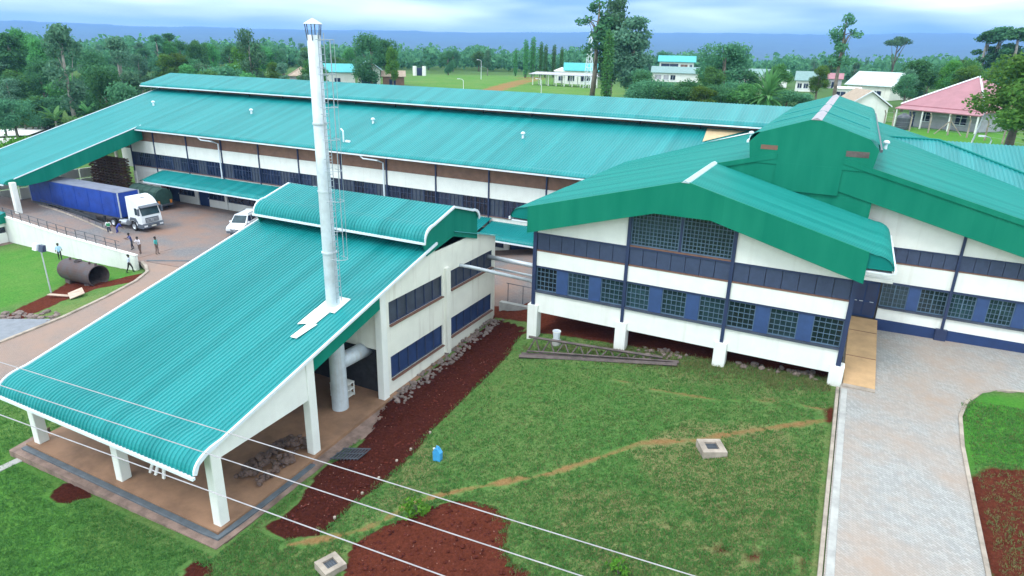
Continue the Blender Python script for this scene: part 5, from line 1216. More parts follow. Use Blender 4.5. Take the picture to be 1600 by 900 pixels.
person('person in white shirt and green vest standing beside the blue trailer', yp(172,368,.1), -.6, cloth('shirt_white',(.75,.78,.78)), cloth('trousers_navy',(.03,.04,.08)), 'stand', cloth('vest_green',(.04,.30,.12)))
person('person in blue overalls bending down at the trailer coupling', yp(184,368,.1), 1.3, cloth('overall_blue',(.03,.05,.32)), cloth('overall_trousers',(.03,.04,.22)), 'bend')
person('person in dark blue checked shirt leaning on the ramp railing', yp(208,390,.06), -1.9, cloth('shirt_darkblue',(.06,.08,.22)), cloth('trousers_dark',(.03,.035,.06)), 'lean')
person('person in white shirt and brown trousers at the end of the ramp railing', yp(220,396,.06), -1.2, cloth('shirt_pinkwhite',(.72,.68,.74)), cloth('trousers_brown',(.16,.10,.08)), 'lean')
person('person in teal shirt standing alone on the paved yard', yp(246,397,.06), .4, cloth('shirt_teal',(.06,.42,.40)), cloth('trousers_tan',(.17,.12,.10)), 'stand')
q6 = gp(95,407); person('person in light blue shirt and black trousers walking on the grass behind the tank', q6, 2.6, cloth('shirt_lightblue',(.38,.60,.85)), M['black'], 'walk')
q7 = gp(204,426); person('person in pale shirt and black trousers walking below the ramp wall end', q7, .5, cloth('shirt_pale',(.62,.72,.85)), M['black'], 'walk')

# ================================================================== VEGETATION
def leaf_mesh(name, pts, nrm, size, m, jitter=.8, aspect=.6, rng=RNG):
    n = len(pts); d = nrm + rng.normal(0, jitter, (n,3)); d /= np.linalg.norm(d, axis=1)[:,None]
    r = rng.normal(0, 1, (n,3)); u = np.cross(d, r); u /= np.linalg.norm(u, axis=1)[:,None]; w = np.cross(d, u)
    s = size*rng.uniform(.6, 1.35, n)[:,None]
    V = np.stack([pts-u*s*.5, pts-w*s*aspect*.5+d*s*.08, pts+u*s*.5, pts+w*s*aspect*.5+d*s*.08], 1).reshape(-1,3)
    me = bpy.data.meshes.new(name); me.vertices.add(4*n); me.vertices.foreach_set('co', V.astype(np.float32).ravel())
    me.loops.add(4*n); me.loops.foreach_set('vertex_index', np.arange(4*n, dtype=np.int32)); me.polygons.add(n); me.polygons.foreach_set('loop_start', np.arange(0,4*n,4,dtype=np.int32))
    me.update(calc_edges=True); me.materials.append(m); return me
def lobe_pts(lobes, n, rng=RNG, inner=.45):
    vol = np.array([l[3]*l[4]*l[5] for l in lobes])**.7; k = rng.choice(len(lobes), n, p=vol/vol.sum()); L = np.array(lobes)[k]
    d = rng.normal(0,1,(n,3)); d /= np.linalg.norm(d,axis=1)[:,None]; r = inner+(1-inner)*rng.uniform(0,1,n)**.55
    r *= 1+.18*rng.normal(0,1,n).clip(-1.5,1.5)
    return L[:,:3]+d*L[:,3:6]*r[:,None], d
PROTO = {}
def proto(key, lobes, nleaf, lsize, lm, trunk, bark='trunk', limbs=5, jitter=.8, aspect=.6, name='tree'):
    """a tree 10 m tall standing at the origin"""
    root = thing(name, 'x', 'tree'); tb = MB(); tb.path(trunk[0], trunk[1], 7)
    top = Vector(trunk[0][-1]); rng = random.Random(key)
    for i in range(limbs):
        l = lobes[rng.randrange(len(lobes))]; f = rng.uniform(.35,.85); b = Vector(trunk[0][0]).lerp(top, f); e2 = Vector(l[:3])
        tb.path([b, b.lerp(e2,.5)+Vector((0,0,.25)), e2], [trunk[1][-1]*1.4, trunk[1][-1]*.9, trunk[1][-1]*.35], 5)
    tb.build('trunk', M[bark], root, smooth=True)
    p, nn = lobe_pts(lobes, nleaf); me = leaf_mesh('crown', p, nn, lsize, M[lm], jitter, aspect)
    o = bpy.data.objects.new('crown', me); COL.objects.link(o); o.parent = root; PROTO[key] = [root, 0]; return root
def rl(n, cx, cz, rx, rz, r0, r1, seed):
    g = random.Random(seed); out = []
    for _ in range(n):
        a = g.uniform(0,2*PI); t = g.uniform(-1,1); q = math.sqrt(max(0,1-t*t))*g.uniform(.35,.95); s = g.uniform(r0,r1)
        out.append((cx+rx*q*math.cos(a), rx*q*math.sin(a), cz+rz*t*.85, s, s*g.uniform(.8,1.1), s*g.uniform(.65,.95)))
    return out
TR = ([(0,0,-.5),(.1,.05,2),(.05,.1,4.5),(.1,0,7)], [.32,.25,.18,.08])
TT = ([(0,0,-.5),(.15,.1,3),(.1,.2,6.5),(.2,.1,9.3)], [.22,.18,.12,.04])
proto('broad', rl(16,0,6.3,2.6,2.9,1.0,1.7,1), 6000, .34, 'leaf', TR)
proto('broad2', rl(14,0,6.0,3.0,2.6,1.0,1.8,2), 6000, .34, 'leafdark', TR)
proto('bushy', rl(16,0,5.0,3.0,4.2,1.1,1.8,3), 6500, .34, 'leafdark', TR)
proto('grey', rl(18,0,6.2,1.9,3.5,.7,1.2,4), 4800, .29, 'leafgrey', TT, 'palebark')
proto('tall', rl(20,0,6.3,1.25,3.6,.45,.85,5), 2600, .32, 'leafgrey', TT, 'palebark', limbs=9)
proto('tall2', rl(16,0,6.8,1.3,3.1,.45,.8,6), 2200, .34, 'leafdark', TT, 'palebark', limbs=9)
proto('column', [(0,0,z,.75*(1-.05*(z-4.5)**2/2.5),.75,1.0) for z in np.arange(1.2,9.6,.8)], 2400, .3, 'leaf', TT, limbs=2)
proto('yellow', rl(18,0,6.2,2.3,3.2,.9,1.5,7), 6000, .29, 'leafyel', TR)
proto('sparse', rl(13,0,6.8,1.3,3.0,.35,.75,8), 1300, .3, 'leafdark', TT, limbs=12)
proto('dense', rl(26,0,5.4,1.7,4.3,.8,1.4,14), 6500, .34, 'leafgrey', TR, 'palebark', limbs=10)
proto('flat', [(x,y,8.4+random.uniform(-.4,.5),1.3,1.2,.55) for x,y in ((0,0),(1.8,.5),(-1.7,.3),(.5,-1.5),(-.6,1.6),(2.6,-.6),(-2.7,-.4))], 1500, .36, 'leafgrey', ([(0,0,-.5),(.1,0,4),(-.1,0,8)],[.25,.18,.1]), limbs=8)
# banana plant and palm: long arched leaves
def frond_mesh(m, n, L, w, z0, seed, up=(.5,1.25), droop=.5, seg=6):
    g = random.Random(seed); mb = MB()
    for i in range(n):
        a = 2*PI*i/n*1.618*2+g.uniform(-.3,.3); e0 = g.uniform(*up); ln = L*g.uniform(.75,1.1); pts = []; p = Vector((0,0,z0)); el = e0
        for s in range(seg+1):
            pts.append(p.copy()); p = p+Vector((math.cos(a)*math.cos(el), math.sin(a)*math.cos(el), math.sin(el)))*ln/seg; el -= droop*g.uniform(.6,1.2)*2/seg
        sd3 = Vector((-math.sin(a), math.cos(a), 0)); vs = []
        for s, p in enumerate(pts):
            q = math.sin(PI*min(.97,(s+.35)/(seg+.6)))*w; vs += [p+sd3*q+Vector((0,0,q*.25)), p, p-sd3*q+Vector((0,0,q*.25))]
        mb.add(vs, [(s*3+j, s*3+j+1, s*3+j+4, s*3+j+3) for s in range(seg) for j in (0,1)])
    return mb
ba = thing('banana_plant','x','banana plant'); frond_mesh(M['banana'], 13, 4.6, .55, 5.2, 3).build('leaves', M['banana'], ba); MB().path([(0,0,-.3),(.1,0,3),(0,0,5.4)], [.35,.3,.2], 8).build('stem', M['palebark'], ba); PROTO['banana'] = [ba, 0]
pa = thing('palm_tree','x','palm'); frond_mesh(M['banana'], 70, 5.0, .34, 5.0, 5, (-.9,1.45), .35).build('leaves', M['banana'], pa); MB().path([(0,0,-.5),(.1,0,2.5),(0,0,5.2)], [.45,.38,.3], 9).build('trunk', M['trunk'], pa); PROTO['palm'] = [pa, 0]
NTREE = [0]
def plant(key, x, y, hgt, label, group=None, wide=1.0, z=None, lean=0.0):
    r, used = PROTO[key]
    o = r if not used else dup(r); PROTO[key][1] = 1
    o.location = (x, y, (h1(x,y) if z is None else z)); s = hgt/10.0
    o.scale = (s*wide, s*wide, s); o.rotation_euler = (0, lean, random.uniform(0, 2*PI)); o['label'] = label
    if group: o['group'] = group
    elif 'group' in o: del o['group']
    NTREE[0] += 1; return o
def tree_at(key, px, top_py, d, label, wide=1.0, group=None):
    x, y = pd(px, d); z = h1(x, y); return plant(key, x, y, max(3, ztop(px, top_py, d)-z), label, group, wide)
tree_at('tall', 95, 30, 150, 'tall thin grey-green tree with bare pale trunk at far left', .9)
tree_at('tall', 180, 52, 158, 'tall thin tree second from the left with slanting pale trunk', .85)
tree_at('broad', 30, 40, 230, 'bushy tree at the far left edge of the skyline', .8)
tree_at('tall2', 8, 48, 205, 'narrow dark tree cut by the left edge of the picture', 1.2)
tree_at('broad', 58, 55, 195, 'bright green bushy tree left of the tall bare-trunked tree', .7)
tree_at('bushy', 140, 72, 185, 'dark rounded tree between the two bare-trunked trees', .8)
tree_at('tall2', 245, 52, 265, 'left of the dark far trees on the left skyline', 1.3)
tree_at('tall2', 264, 50, 270, 'right of the dark far trees on the left skyline', 1.3)
tree_at('broad2', 305, 60, 230, 'rounded tree before the far hills left of the chimney', .8)
tree_at('grey', 387, 40, 165, 'tall leafy tree standing alone left of the chimney', .75)
tree_at('broad', 330, 66, 240, 'green tree between the skyline gap and the tall leafy tree', .7)
tree_at('broad2', 428, 72, 235, 'low rounded tree just left of the chimney top', .8)
tree_at('bushy', 578, 48, 195, 'big dark bushy tree right of the chimney top', 1.0)
tree_at('broad2', 600, 52, 205, 'dark tree merging with the big bushy tree right of the chimney', .9)
tree_at('yellow', 612, 70, 180, 'yellowish leafy tree in front of the big dark trees right of the chimney', .62)
tree_at('bushy', 700, 76, 272, 'dark conical tree at the back of the bright field', .75)
tree_at('grey', 762, 76, 275, 'grey-green tree at the back edge of the field', .9)
for k, (px, tp_) in enumerate(((822,62),(833,58),(846,66),(853,70),(866,70),(878,74),(806,76))):
    tree_at('column', px, tp_, 262+k*3, ('first','second','third','fourth','fifth','sixth','leftmost')[k]+' pale green columnar tree in the row behind the open shed', 1.0, 'columnar trees behind the shed')
tree_at('sparse', 928, -8, 152, 'airy tall eucalyptus with open branches left in the big tree group', 1.3)
tree_at('dense', 956, -20, 156, 'tallest dense eucalyptus in the middle of the big tree group', .8)
tree_at('dense', 990, 14, 148, 'broad grey-green eucalyptus on the right of the big tree group', 1.15)
tree_at('column', 951, 48, 140, 'narrow bright green tree in front of the big tree group', 1.0)
tree_at('bushy', 1010, 108, 122, 'dark shrubby tree at the foot of the big tree group', 1.1)
tree_at('broad2', 1135, 55, 150, 'wide round-crowned tree behind the middle of the hall roof', 1.12)
tree_at('sparse', 1316, 14, 140, 'tall slender dark tree with tufted crown on the right', 1.0)
tree_at('flat', 1398, 52, 320, 'far flat-topped tree standing above the wood on the right', .9)
tree_at('tall2', 1538, 44, 265, 'left tree of the windswept far pair on the right skyline', 1.5)
tree_at('tall2', 1556, 38, 265, 'right tree of the windswept far pair on the right skyline', 1.5)
tree_at('tall2', 1584, 40, 262, 'windswept far tree near the right edge of the skyline', 1.6)
tree_at('yellow', 1612, 76, 90, 'large yellow-green tree at the right edge beside the pink house', 1.55)
tree_at('yellow', 1660, 100, 84, 'second large yellow-green tree cut by the right edge', 1.5)
x, y = pd(1208, 106); plant('palm', x, y, 9.6, 'shaggy palm with long arched leaves behind the hall ridge', wide=.8)
for k, (px, tp_, d, key) in enumerate(((1040,122,112,'bushy'),(1062,128,108,'broad2'),(1085,122,112,'bushy'),(1105,132,106,'yellow'),(1128,126,110,'broad2'),(1150,124,112,'bushy'),(1172,128,108,'broad'),(1025,118,118,'broad2'),(1240,138,112,'bushy'),(1262,140,114,'broad2'))):
    tree_at(key, px, tp_, d, ('first','second','third','fourth, yellowish','fifth','sixth','seventh','taller dark','eighth','ninth')[k]+' shrub of the dark thicket behind the right half of the hall ridge', 1.5, 'thicket behind the hall ridge')
for k, (px, tp_, d) in enumerate(((78,128,140),(60,122,150),(98,134,138),(115,120,160),(150,138,135),(205,110,165),(432,108,160),(420,112,150),(255,95,190),(275,88,200),(232,104,172),(340,92,190),(1345,108,215),(1150,110,200),(545,92,235))):
    x, y = pd(px, d); z = h1(x,y); plant('banana', x, y, max(4, ztop(px,tp_,d)-z)*.72, ('banana plant with drooping leaves behind the %s' % ('first sheet roof/hedge/second sheet roof/canopy top, taller one/canopy roof near its middle/canopy roof near the ridge/chimney, on its left/chimney, farther left/left end of the ridge vent/ridge vent, second/canopy ridge corner/tall leafy tree'.split('/')[k])) if k < 12 else ('banana plant between far roofs on the right','banana plant behind the round-crowned tree','banana plant behind the far teal-roofed house')[k-12], 'banana plants', .9)
# woodland: individual trees filling the middle distance
def clear(px, d, x, y):
    if poly_sd(FIELD, np.array([x]), np.array([y]))[0] < 6: return False
    for (a, b, d0, d1) in ((1005,1105,119,292),(1150,1290,170,300),(1290,1420,120,262),(1400,1600,60,150),(500,600,140,212),(820,960,140,232),(0,130,90,150)):
        if a < px < b and d0 < d < d1: return False
    return True
wg = random.Random(21); cnt = 0; WOOD = {}
while cnt < 235:
    px = wg.uniform(-60, 1660) if cnt < 165 else wg.uniform(-60, 560); d = 135*(3.0**wg.uniform(0,1)); x, y = pd(px, d)
    if not clear(px, d, x, y): continue
    key = wg.choice(['broad','broad','broad2','broad2','bushy','grey','grey','tall','yellow'] if px < 1450 else ['broad','broad2','yellow','bushy'])
    lim = ztop(px, horizon_y(px) + (8 if px < 650 else 4) - wg.uniform(-16, 14), d); hh = min(wg.uniform(8, 15), max(6, lim-h1(x,y)))
    side = 'on the left' if px < 480 else 'behind the field' if px < 960 else 'behind the houses'
    kind = dict(broad='leafy green', broad2='rounded dark green', bushy='dark bushy', grey='grey-green', tall='slender', yellow='yellowish green')[key]
    WOOD.setdefault((kind, side), []).append((px, plant(key, x, y, hh, 'x', 'trees of the wood ' + side, wg.uniform(.85,1.25)))); cnt += 1
ORD = 'first second third fourth fifth sixth seventh eighth ninth tenth eleventh twelfth thirteenth fourteenth fifteenth sixteenth seventeenth eighteenth nineteenth twentieth'.split()
ORD += ['twenty-' + w for w in ORD[:9]] + ['thirtieth'] + ['thirty-' + w for w in ORD[:9]]
for (kind, side), L_ in WOOD.items():
    for i, (px, o) in enumerate(sorted(L_, key=lambda t: t[0])): o['label'] = '%s %s tree from the left in the wood %s' % (ORD[i], kind, side)
for k in range(44):                                   # low bushes along the wood's edge on the left
    px = 8 + k*11.2 + wg.uniform(-6, 6); d = wg.uniform(128, 150) if px < 250 else wg.uniform(118, 165); x, y = pd(px, d)
    if 0 < px < 135: d = 172; x, y = pd(px, d)
    plant(wg.choice(['broad','bushy','yellow','broad2']), x, y, wg.uniform(4.5, 7.5), '%s bush from the left along the edge of the left wood' % (ORD+['fortieth','forty-first','forty-second','forty-third','forty-fourth'])[k], 'bushes along the left wood', 1.5)
# far forest, one mass
fr_ = np.random.default_rng(5); NF = 12500
pxf = fr_.uniform(-150, 1750, NF); df = 330*(11.0**fr_.uniform(0,1,NF)); FX = []; 
bear = np.array([pd(a, 1.0) for a in np.linspace(-150,1750,200)]); bx_ = np.interp(pxf, np.linspace(-150,1750,200), bear[:,0]); by_ = np.interp(pxf, np.linspace(-150,1750,200), bear[:,1])
fx, fy = bx_*df, by_*df; fz_ = H(fx, fy); fh = np.clip((4.5+fr_.gamma(2.2,1.9,NF))*(1+.3*np.sin(pxf*.021+df*.004)*np.sin(pxf*.057)), 4.5, 12.5)*(1+df/8000); K = 34
cpts = np.repeat(np.stack([fx,fy,fz_],-1), K, 0); dd = fr_.normal(0,1,(NF*K,3)); dd /= np.linalg.norm(dd,axis=1)[:,None]
hh_ = np.repeat(fh, K); wv = hh_*.36; rr_ = fr_.uniform(.5,1,NF*K)
P = cpts + np.stack([dd[:,0]*wv*rr_, dd[:,1]*wv*rr_, hh_*.55+dd[:,2]*hh_*.45*rr_],-1)
sz = np.repeat(1.5+df/900, K)*fr_.uniform(.7,1.3,NF*K)
keep = poly_sd(FIELD, fx, fy) > 10; kk = np.repeat(keep, K)
u_ = dd + fr_.normal(0,.5,dd.shape); u_ /= np.linalg.norm(u_,axis=1)[:,None]
me = leaf_mesh('far_forest', P[kk]/1.0, u_[kk], 1.0, M['leafdark'], .3, .8, fr_)
co = np.zeros(len(me.vertices)*3, np.float32); me.vertices.foreach_get('co', co); co = co.reshape(-1,4,3); ctr = co.mean(1, keepdims=True); co = ctr+(co-ctr)*sz[kk][:,None,None]
me.vertices.foreach_set('co', co.astype(np.float32).ravel()); me.update()
ff_ = bpy.data.objects.new('far_forest', me); COL.objects.link(ff_); tag(ff_, 'far wooded plain fading into the haze below the hills', 'forest', kind='stuff')
# hedge at far left, small lawn plants
q = [pd(px, d) for px, d in ((-30,146),(0,146),(20,145),(40,144),(55,143))]
lob = [(x, y, h1(x,y)+1.0, 3.0, 3.0, 1.9) for x, y in q]
p_, n_ = lob and lobe_pts(lob, 3500, RNG, .6); he = bpy.data.objects.new('hedge', leaf_mesh('hedge', p_, n_, .42, M['leafbright'], .8)); COL.objects.link(he); tag(he, 'bright green clipped hedge at the far left edge', 'hedge')
def small_plant(px, py, s, n, label):
    p = gp(px, py); t = thing('lawn_plant', label, 'plant', tuple(map(float, p)))
    l = [(p[0]+random.gauss(0,s*.35), p[1]+random.gauss(0,s*.3), p[2]+s*random.uniform(.3,.95), s*.4, s*.4, s*.35) for _ in range(6)]
    a, b = lobe_pts(l, n, RNG, .3); o = bpy.data.objects.new('leaves', leaf_mesh('leaves', a-np.array(p), b, s*.3, M['leafbright'])); COL.objects.link(o); o.parent = t
    mb = MB(); [mb.path([(p[0],p[1],p[2]-.05), (p[0]+random.gauss(0,.12),p[1]+random.gauss(0,.1),p[2]+s*.8)], [.02,.008], 4) for _ in range(4)]; mb.build('stem', M['trunk'], t)
small_plant(650, 806, .75, 170, 'small bright green leafy plant by the red soil patch')
small_plant(966, 898, .55, 110, 'small bright green sprig at the bottom edge of the lawn')
small_plant(228, 348, .3, 30, 'tiny weed tuft in the yard') if False else None
# grass tufts on the lawn and weeds under the stilts
def tufts(name, label, n, region, m, hmin, hmax, reject=.4, ymin=8):
    px = RNG.uniform(region[0], region[2], n*3); py = RNG.uniform(region[1], region[3], n*3); D = AX.T @ np.stack([(px-800)/FPX, (py-450)/FPX, np.ones(n*3)])
    z = np.full(n*3, .8)
    for _ in range(8):
        t = (z-CAMZ)/D[2]; x, y = D[0]*t, D[1]*t; z = .5*z+.5*H(x, y)
    gi = np.clip(np.searchsorted(GX, x), 0, nx-1); gj = np.clip(np.searchsorted(GY, y), 0, ny-1)
    ok = (ATT['soil'][gj,gi] < reject) & (ATT['path'][gj,gi] < .5) & (sunk[gj,gi] < .05) & (y > ymin + RNG.normal(0, .6 if ymin > 9 else 0, len(y))) & (y < 39) & ((x > -60) & (x < 1.4) | (x > 7.6) & (x < 30)) 
    bad = (x > -37) & (x < -21) & (y > 14.6) & (y < 42) | (x > -52.3) & (x < -44) & (y < 38); ok &= ~bad
    x, y, z = x[ok][:n], y[ok][:n], H(x[ok][:n], y[ok][:n]); nn = len(x); B_ = 3
    X = np.repeat(x, B_)+RNG.normal(0,.035,nn*B_); Y = np.repeat(y, B_)+RNG.normal(0,.035,nn*B_); Z = np.repeat(z, B_); hh = RNG.uniform(hmin,hmax,nn*B_)
    a = RNG.uniform(0,2*PI,nn*B_); w = RNG.uniform(.012,.03,nn*B_); lx, ly = RNG.normal(0,.6,nn*B_)*hh, RNG.normal(0,.6,nn*B_)*hh
    V = np.stack([np.stack([X-np.cos(a)*w, Y-np.sin(a)*w, Z-.02],-1), np.stack([X+np.cos(a)*w, Y+np.sin(a)*w, Z-.02],-1), np.stack([X+lx, Y+ly, Z+hh],-1)],1)
    me = bpy.data.meshes.new(name); N = nn*B_; me.vertices.add(3*N); me.vertices.foreach_set('co', V.astype(np.float32).ravel()); me.loops.add(3*N); me.loops.foreach_set('vertex_index', np.arange(3*N,dtype=np.int32))
    me.polygons.add(N); me.polygons.foreach_set('loop_start', np.arange(0,3*N,3,dtype=np.int32)); me.update(calc_edges=True); me.materials.append(m)
    o = bpy.data.objects.new(name, me); COL.objects.link(o); tag(o, label, 'grass', kind='stuff'); return o
tufts('grass', 'short green grass tufts over the lawn', 70000, (-20,500,1620,920), M['grassblade'], .04, .12)
tufts('dry_grass', 'dry straw-coloured grass tufts scattered over the lawn', 16000, (300,540,1620,920), M['drygrass'], .04, .11, .9)
tufts('weeds', 'taller weeds along the stilts and truss', 3200, (815,540,1310,612), M['drygrass'], .08, .26, ymin=36.6)

# ================================================================== HOUSES BEHIND
def house(name, label, pl, pr, depth, wallh, roofh, wall, roof, kind='gable', over=.5, wins=(), dz=0.0, ground=None):
    """pl, pr: plan points of the front corners; local u runs along the front, v goes back"""
    a, b = np.array(pl[:2]), np.array(pr[:2]); L = float(np.linalg.norm(b-a)); ang = math.atan2(b[1]-a[1], b[0]-a[0])
    z = (min(h1(*a), h1(*b)) if ground is None else ground) + dz
    t = thing(name, label, 'house'); M_ = MB()
    M_.box(0, L, 0, depth, -1.0, wallh).build('wall', wall, t)
    o = over
    if kind == 'gable':
        r = MB().prism([(-o,wallh-.12),(depth/2,wallh+roofh),(depth+o,wallh-.12),(depth+o,wallh+.0),(depth/2,wallh+roofh+.14),(-o,wallh+.02)], 0, -o, L+o); r.build('roof', roof, t)
        for x in (.0, L-.1): MB().prism([(0,wallh),(depth,wallh),(depth/2,wallh+roofh-.1)], 0, x, x+.1).build('gable', wall, t)
    elif kind == 'gablefront':
        MB().prism([(-o,wallh-.12),(L/2,wallh+roofh),(L+o,wallh-.12),(L+o,wallh+.02),(L/2,wallh+roofh+.16),(-o,wallh+.02)], 1, -o, depth+o).build('roof', roof, t)
        MB().prism([(0,wallh),(L,wallh),(L/2,wallh+roofh-.08)], 1, 0, depth).build('gable', wall, t)
        MB().prism([(-o,wallh-.14),(L/2,wallh+roofh-.02),(L+o,wallh-.14),(L+o,wallh+.06),(L/2,wallh+roofh+.2),(-o,wallh+.06)], 1, -o-.06, -o).build('bargeboard', M['gutter'], t)
    elif kind == 'hip':
        k = min(depth, L)/2; q = [(-o,-o,wallh),(L+o,-o,wallh),(L+o,depth+o,wallh),(-o,depth+o,wallh),(k,depth/2,wallh+roofh),(L-k,depth/2,wallh+roofh)]
        MB().add(q+[(-o,-o,wallh-.2),(L+o,-o,wallh-.2),(L+o,depth+o,wallh-.2),(-o,depth+o,wallh-.2)], [(0,1,5,4),(1,2,5),(2,3,4,5),(3,0,4),(0,6,7,1),(1,7,8,2),(2,8,9,3),(3,9,6,0),(6,9,8,7)]).build('roof', roof, t)
        for i, j in ((0,4),(1,5),(4,5)): MB().path([(q[i][0],q[i][1],q[i][2]+.06), (q[j][0],q[j][1],q[j][2]+.06)], .12, 5).build('ridge_cap', M['gutter'] if roof is M['pink'] else roof, t)
    elif kind == 'mono':
        MB().hexa([(-o,-o,wallh),(L+o,-o,wallh),(L+o,depth+o,wallh+roofh),(-o,depth+o,wallh+roofh)], [(-o,-o,wallh+.15),(L+o,-o,wallh+.15),(L+o,depth+o,wallh+roofh+.15),(-o,depth+o,wallh+roofh+.15)]).build('roof', roof, t)
    for (u0, u1, z0, z1, m) in wins:
        w = MB().box(u0*L, u1*L, -.06, .04, z0, z1).build('door' if z0 <= 0.05 else 'window', m, t)
        MB().box(u0*L-.06, u1*L+.06, -.12, -.03, z0-.1, z0).build('sill', M['gutter'], w)
        if z0 > .05: MB().box((u0+u1)/2*L-.04, (u0+u1)/2*L+.04, -.1, -.05, z0, z1).build('mullion', M['gutter'], w)
    t.location = (float(a[0]), float(a[1]), z); t.rotation_euler = (0, 0, ang); return t
gl = M['glassblue']
def hp2(px0, px1, d0, d1=None): return pd(px0, d0), pd(px1, d1 or d0)
pk = house('pink_roof_house', 'grey house with large pink hipped roof near the right edge', *hp2(1438,1556,118,112), 12, 3.1, 4.2, M['greywall'], M['pink'], 'hip', .9, [(.2,.32,1.0,2.2,gl),(.68,.82,1.0,2.2,gl),(.02,.1,0,2.1,M['darkblue'])])
MB().hexa([(-.6,-2.4,2.5),(12,-2.4,2.5),(12,0,3.1),(-.6,0,3.1)], [(-.6,-2.4,2.62),(12,-2.4,2.62),(12,0,3.22),(-.6,0,3.22)]).build('porch_roof', M['pink'], pk)
for x in (-.3, 3.8, 7.9, 11.7): MB().box(x-.08, x+.08, -2.3, -2.14, -1, 2.55).build('porch_post', M['white'], pk)
house('white_gable_house', 'plain whitewashed gable end with dun roof beside the raised ridge', *hp2(1342,1404,120,121.5), 9, 2.7, 2.1, M['white'], M['brownroof'], 'gablefront', .4)
house('framed_shed', 'white framed shed with two dark bays behind the whitewashed gable', *hp2(1312,1354,176), 6, 3.2, .2, M['white'], M['white'], 'mono', .3, [(.08,.46,.2,2.6,gl),(.54,.94,.2,2.6,gl)])
house('pale_roof_house', 'long house with pale greenish tin roof behind the framed shed', *hp2(1332,1402,202,196), 10, 3.4, 3.2, M['cream'], M['tanroof'], 'gable', .6, [(.2,.35,1,2.2,gl),(.6,.8,1,2.2,gl)])
house('small_white_house', 'small white house with grey-green roof left of the tall slender tree', *hp2(1250,1283,222), 7, 3.2, 2.4, M['white'], M['fargrey'], 'gable', .5, [(.1,.3,1,2.3,gl),(.4,.6,1,2.3,gl),(.7,.9,1,2.3,gl)])
house('red_roof_hut', 'tiny hut with red roof behind the tall slender tree', *hp2(1300,1322,250), 6, 3.0, 1.6, M['greywall'], M['pink'], 'gable', .4, [(.3,.6,0,2,gl)])
house('two_storey_house', 'white two-storey house with bright teal roof right of the big tree group', *hp2(1032,1086,292), 9, 7.0, 2.2, M['white'], M['farteal'], 'gable', .8, [(.05,.55,4.6,6.2,gl),(.62,.82,3.4,6.0,M['brown']),(.88,.95,4.2,6,gl)])
house('grey_green_shed', 'long low shed with grey-green roof in front of the two-storey house', *hp2(1022,1096,262), 8, 3.2, 2.0, M['white'], M['fargrey'], 'gable', .6, [(.06,.2,.8,2.4,M['greywall']),(.25,.36,.8,2.4,M['greywall']),(.4,.5,.8,2.4,gl)])
house('grey_green_house', 'house with grey-green roof behind the palm', *hp2(1160,1236,240), 8, 3.4, 2.2, M['white'], M['fargrey'], 'gable', .5, [(.2,.4,1,2.3,gl)])
house('teal_roof_house', 'white house with teal roof and dark gable door right of the chimney', *hp2(556,592,196), 14, 4.6, 2.6, M['white'], M['farteal'], 'gablefront', .7, [(.16,.84,.05,3.4,M['darkblue'])])
house('teal_roof_annexe', 'lower white annexe with teal roof just right of the chimney', *hp2(505,552,200), 10, 4.2, 2.0, M['white'], M['farteal'], 'gable', .6, [(.3,.5,1.2,2.6,gl)])
house('brown_roof_hut', 'hut with dull brown roof left of the chimney top', *hp2(448,486,206), 7, 3.6, 2.2, M['greywall'], M['brownroof'], 'hip', .5, [(.4,.6,1,2.2,gl)])
house('brown_roof_store', 'low store with brown roof right of the teal-roofed house', *hp2(596,630,200), 6, 2.8, 1.4, M['brown'], M['brownroof'], 'gable', .5, [(.3,.6,0,2,gl)])
house('white_office', 'white office with teal roof behind the open shed', *hp2(884,936,224), 8, 4.2, 2.2, M['white'], M['farteal'], 'gable', .5, [(.1,.3,1,2.6,gl),(.5,.8,1,2.6,gl)])
house('white_hut', 'pale round-roofed hut left of the white office', *hp2(868,890,228), 6, 3.8, 1.0, M['white'], M['tarpwhite'], 'hip', .3, [(.3,.6,.8,2.2,gl)])
(a0, b0) = hp2(834, 936, 214, 206); a0, b0 = np.array(a0), np.array(b0); sh = thing('open_shed', 'long open parking shed with thin grey roof on white posts', 'shed', (float(a0[0]), float(a0[1]), h1(*a0)))
vz = h1(*a0); ud = (b0-a0)/np.linalg.norm(b0-a0); LL = np.linalg.norm(b0-a0); vd = np.array([-ud[1], ud[0]])
W_ = lambda u, v, z: (a0[0]+ud[0]*u+vd[0]*v, a0[1]+ud[1]*u+vd[1]*v, z)
MB().hexa([W_(-1,-1,vz+3.2),W_(LL+1,-1,vz+3.2),W_(LL+1,5,vz+3.7),W_(-1,5,vz+3.7)], [W_(-1,-1,vz+3.35),W_(LL+1,-1,vz+3.35),W_(LL+1,5,vz+3.85),W_(-1,5,vz+3.85)]).build('roof', M['greywall'], sh)
for k in range(9):
    for v in (0, 4.4): q = W_(LL*k/8, v, 0); MB().tube((q[0],q[1],vz-.6), (q[0],q[1],vz+3.5), .14, n=6).build('post', M['white'], sh)
for k, px in enumerate((647, 662)):
    x, y = pd(px, 262); z = h1(x,y); o = MB().bbox(x-.55, x+.55, y-.5, y+.5, z-.5, z+3.4).build('gate_pillar', M['white']); tag(o, ('left','right')[k]+' white gate pillar at the back of the bright field', 'pillar', 'gate pillars')
x, y = pd(654.5, 263); z = h1(x,y); o = MB().box(x-1.1, x+1.1, y-.1, y+.1, z-.3, z+2.8).build('gate', M['darkblue']); tag(o, 'dark gate between the two white pillars', 'gate')
for k in range(5): MB().box(x-1.0+k*.45, x-.9+k*.45, y-.16, y-.1, z, z+2.7).build('bar', M['dsteel'], o)
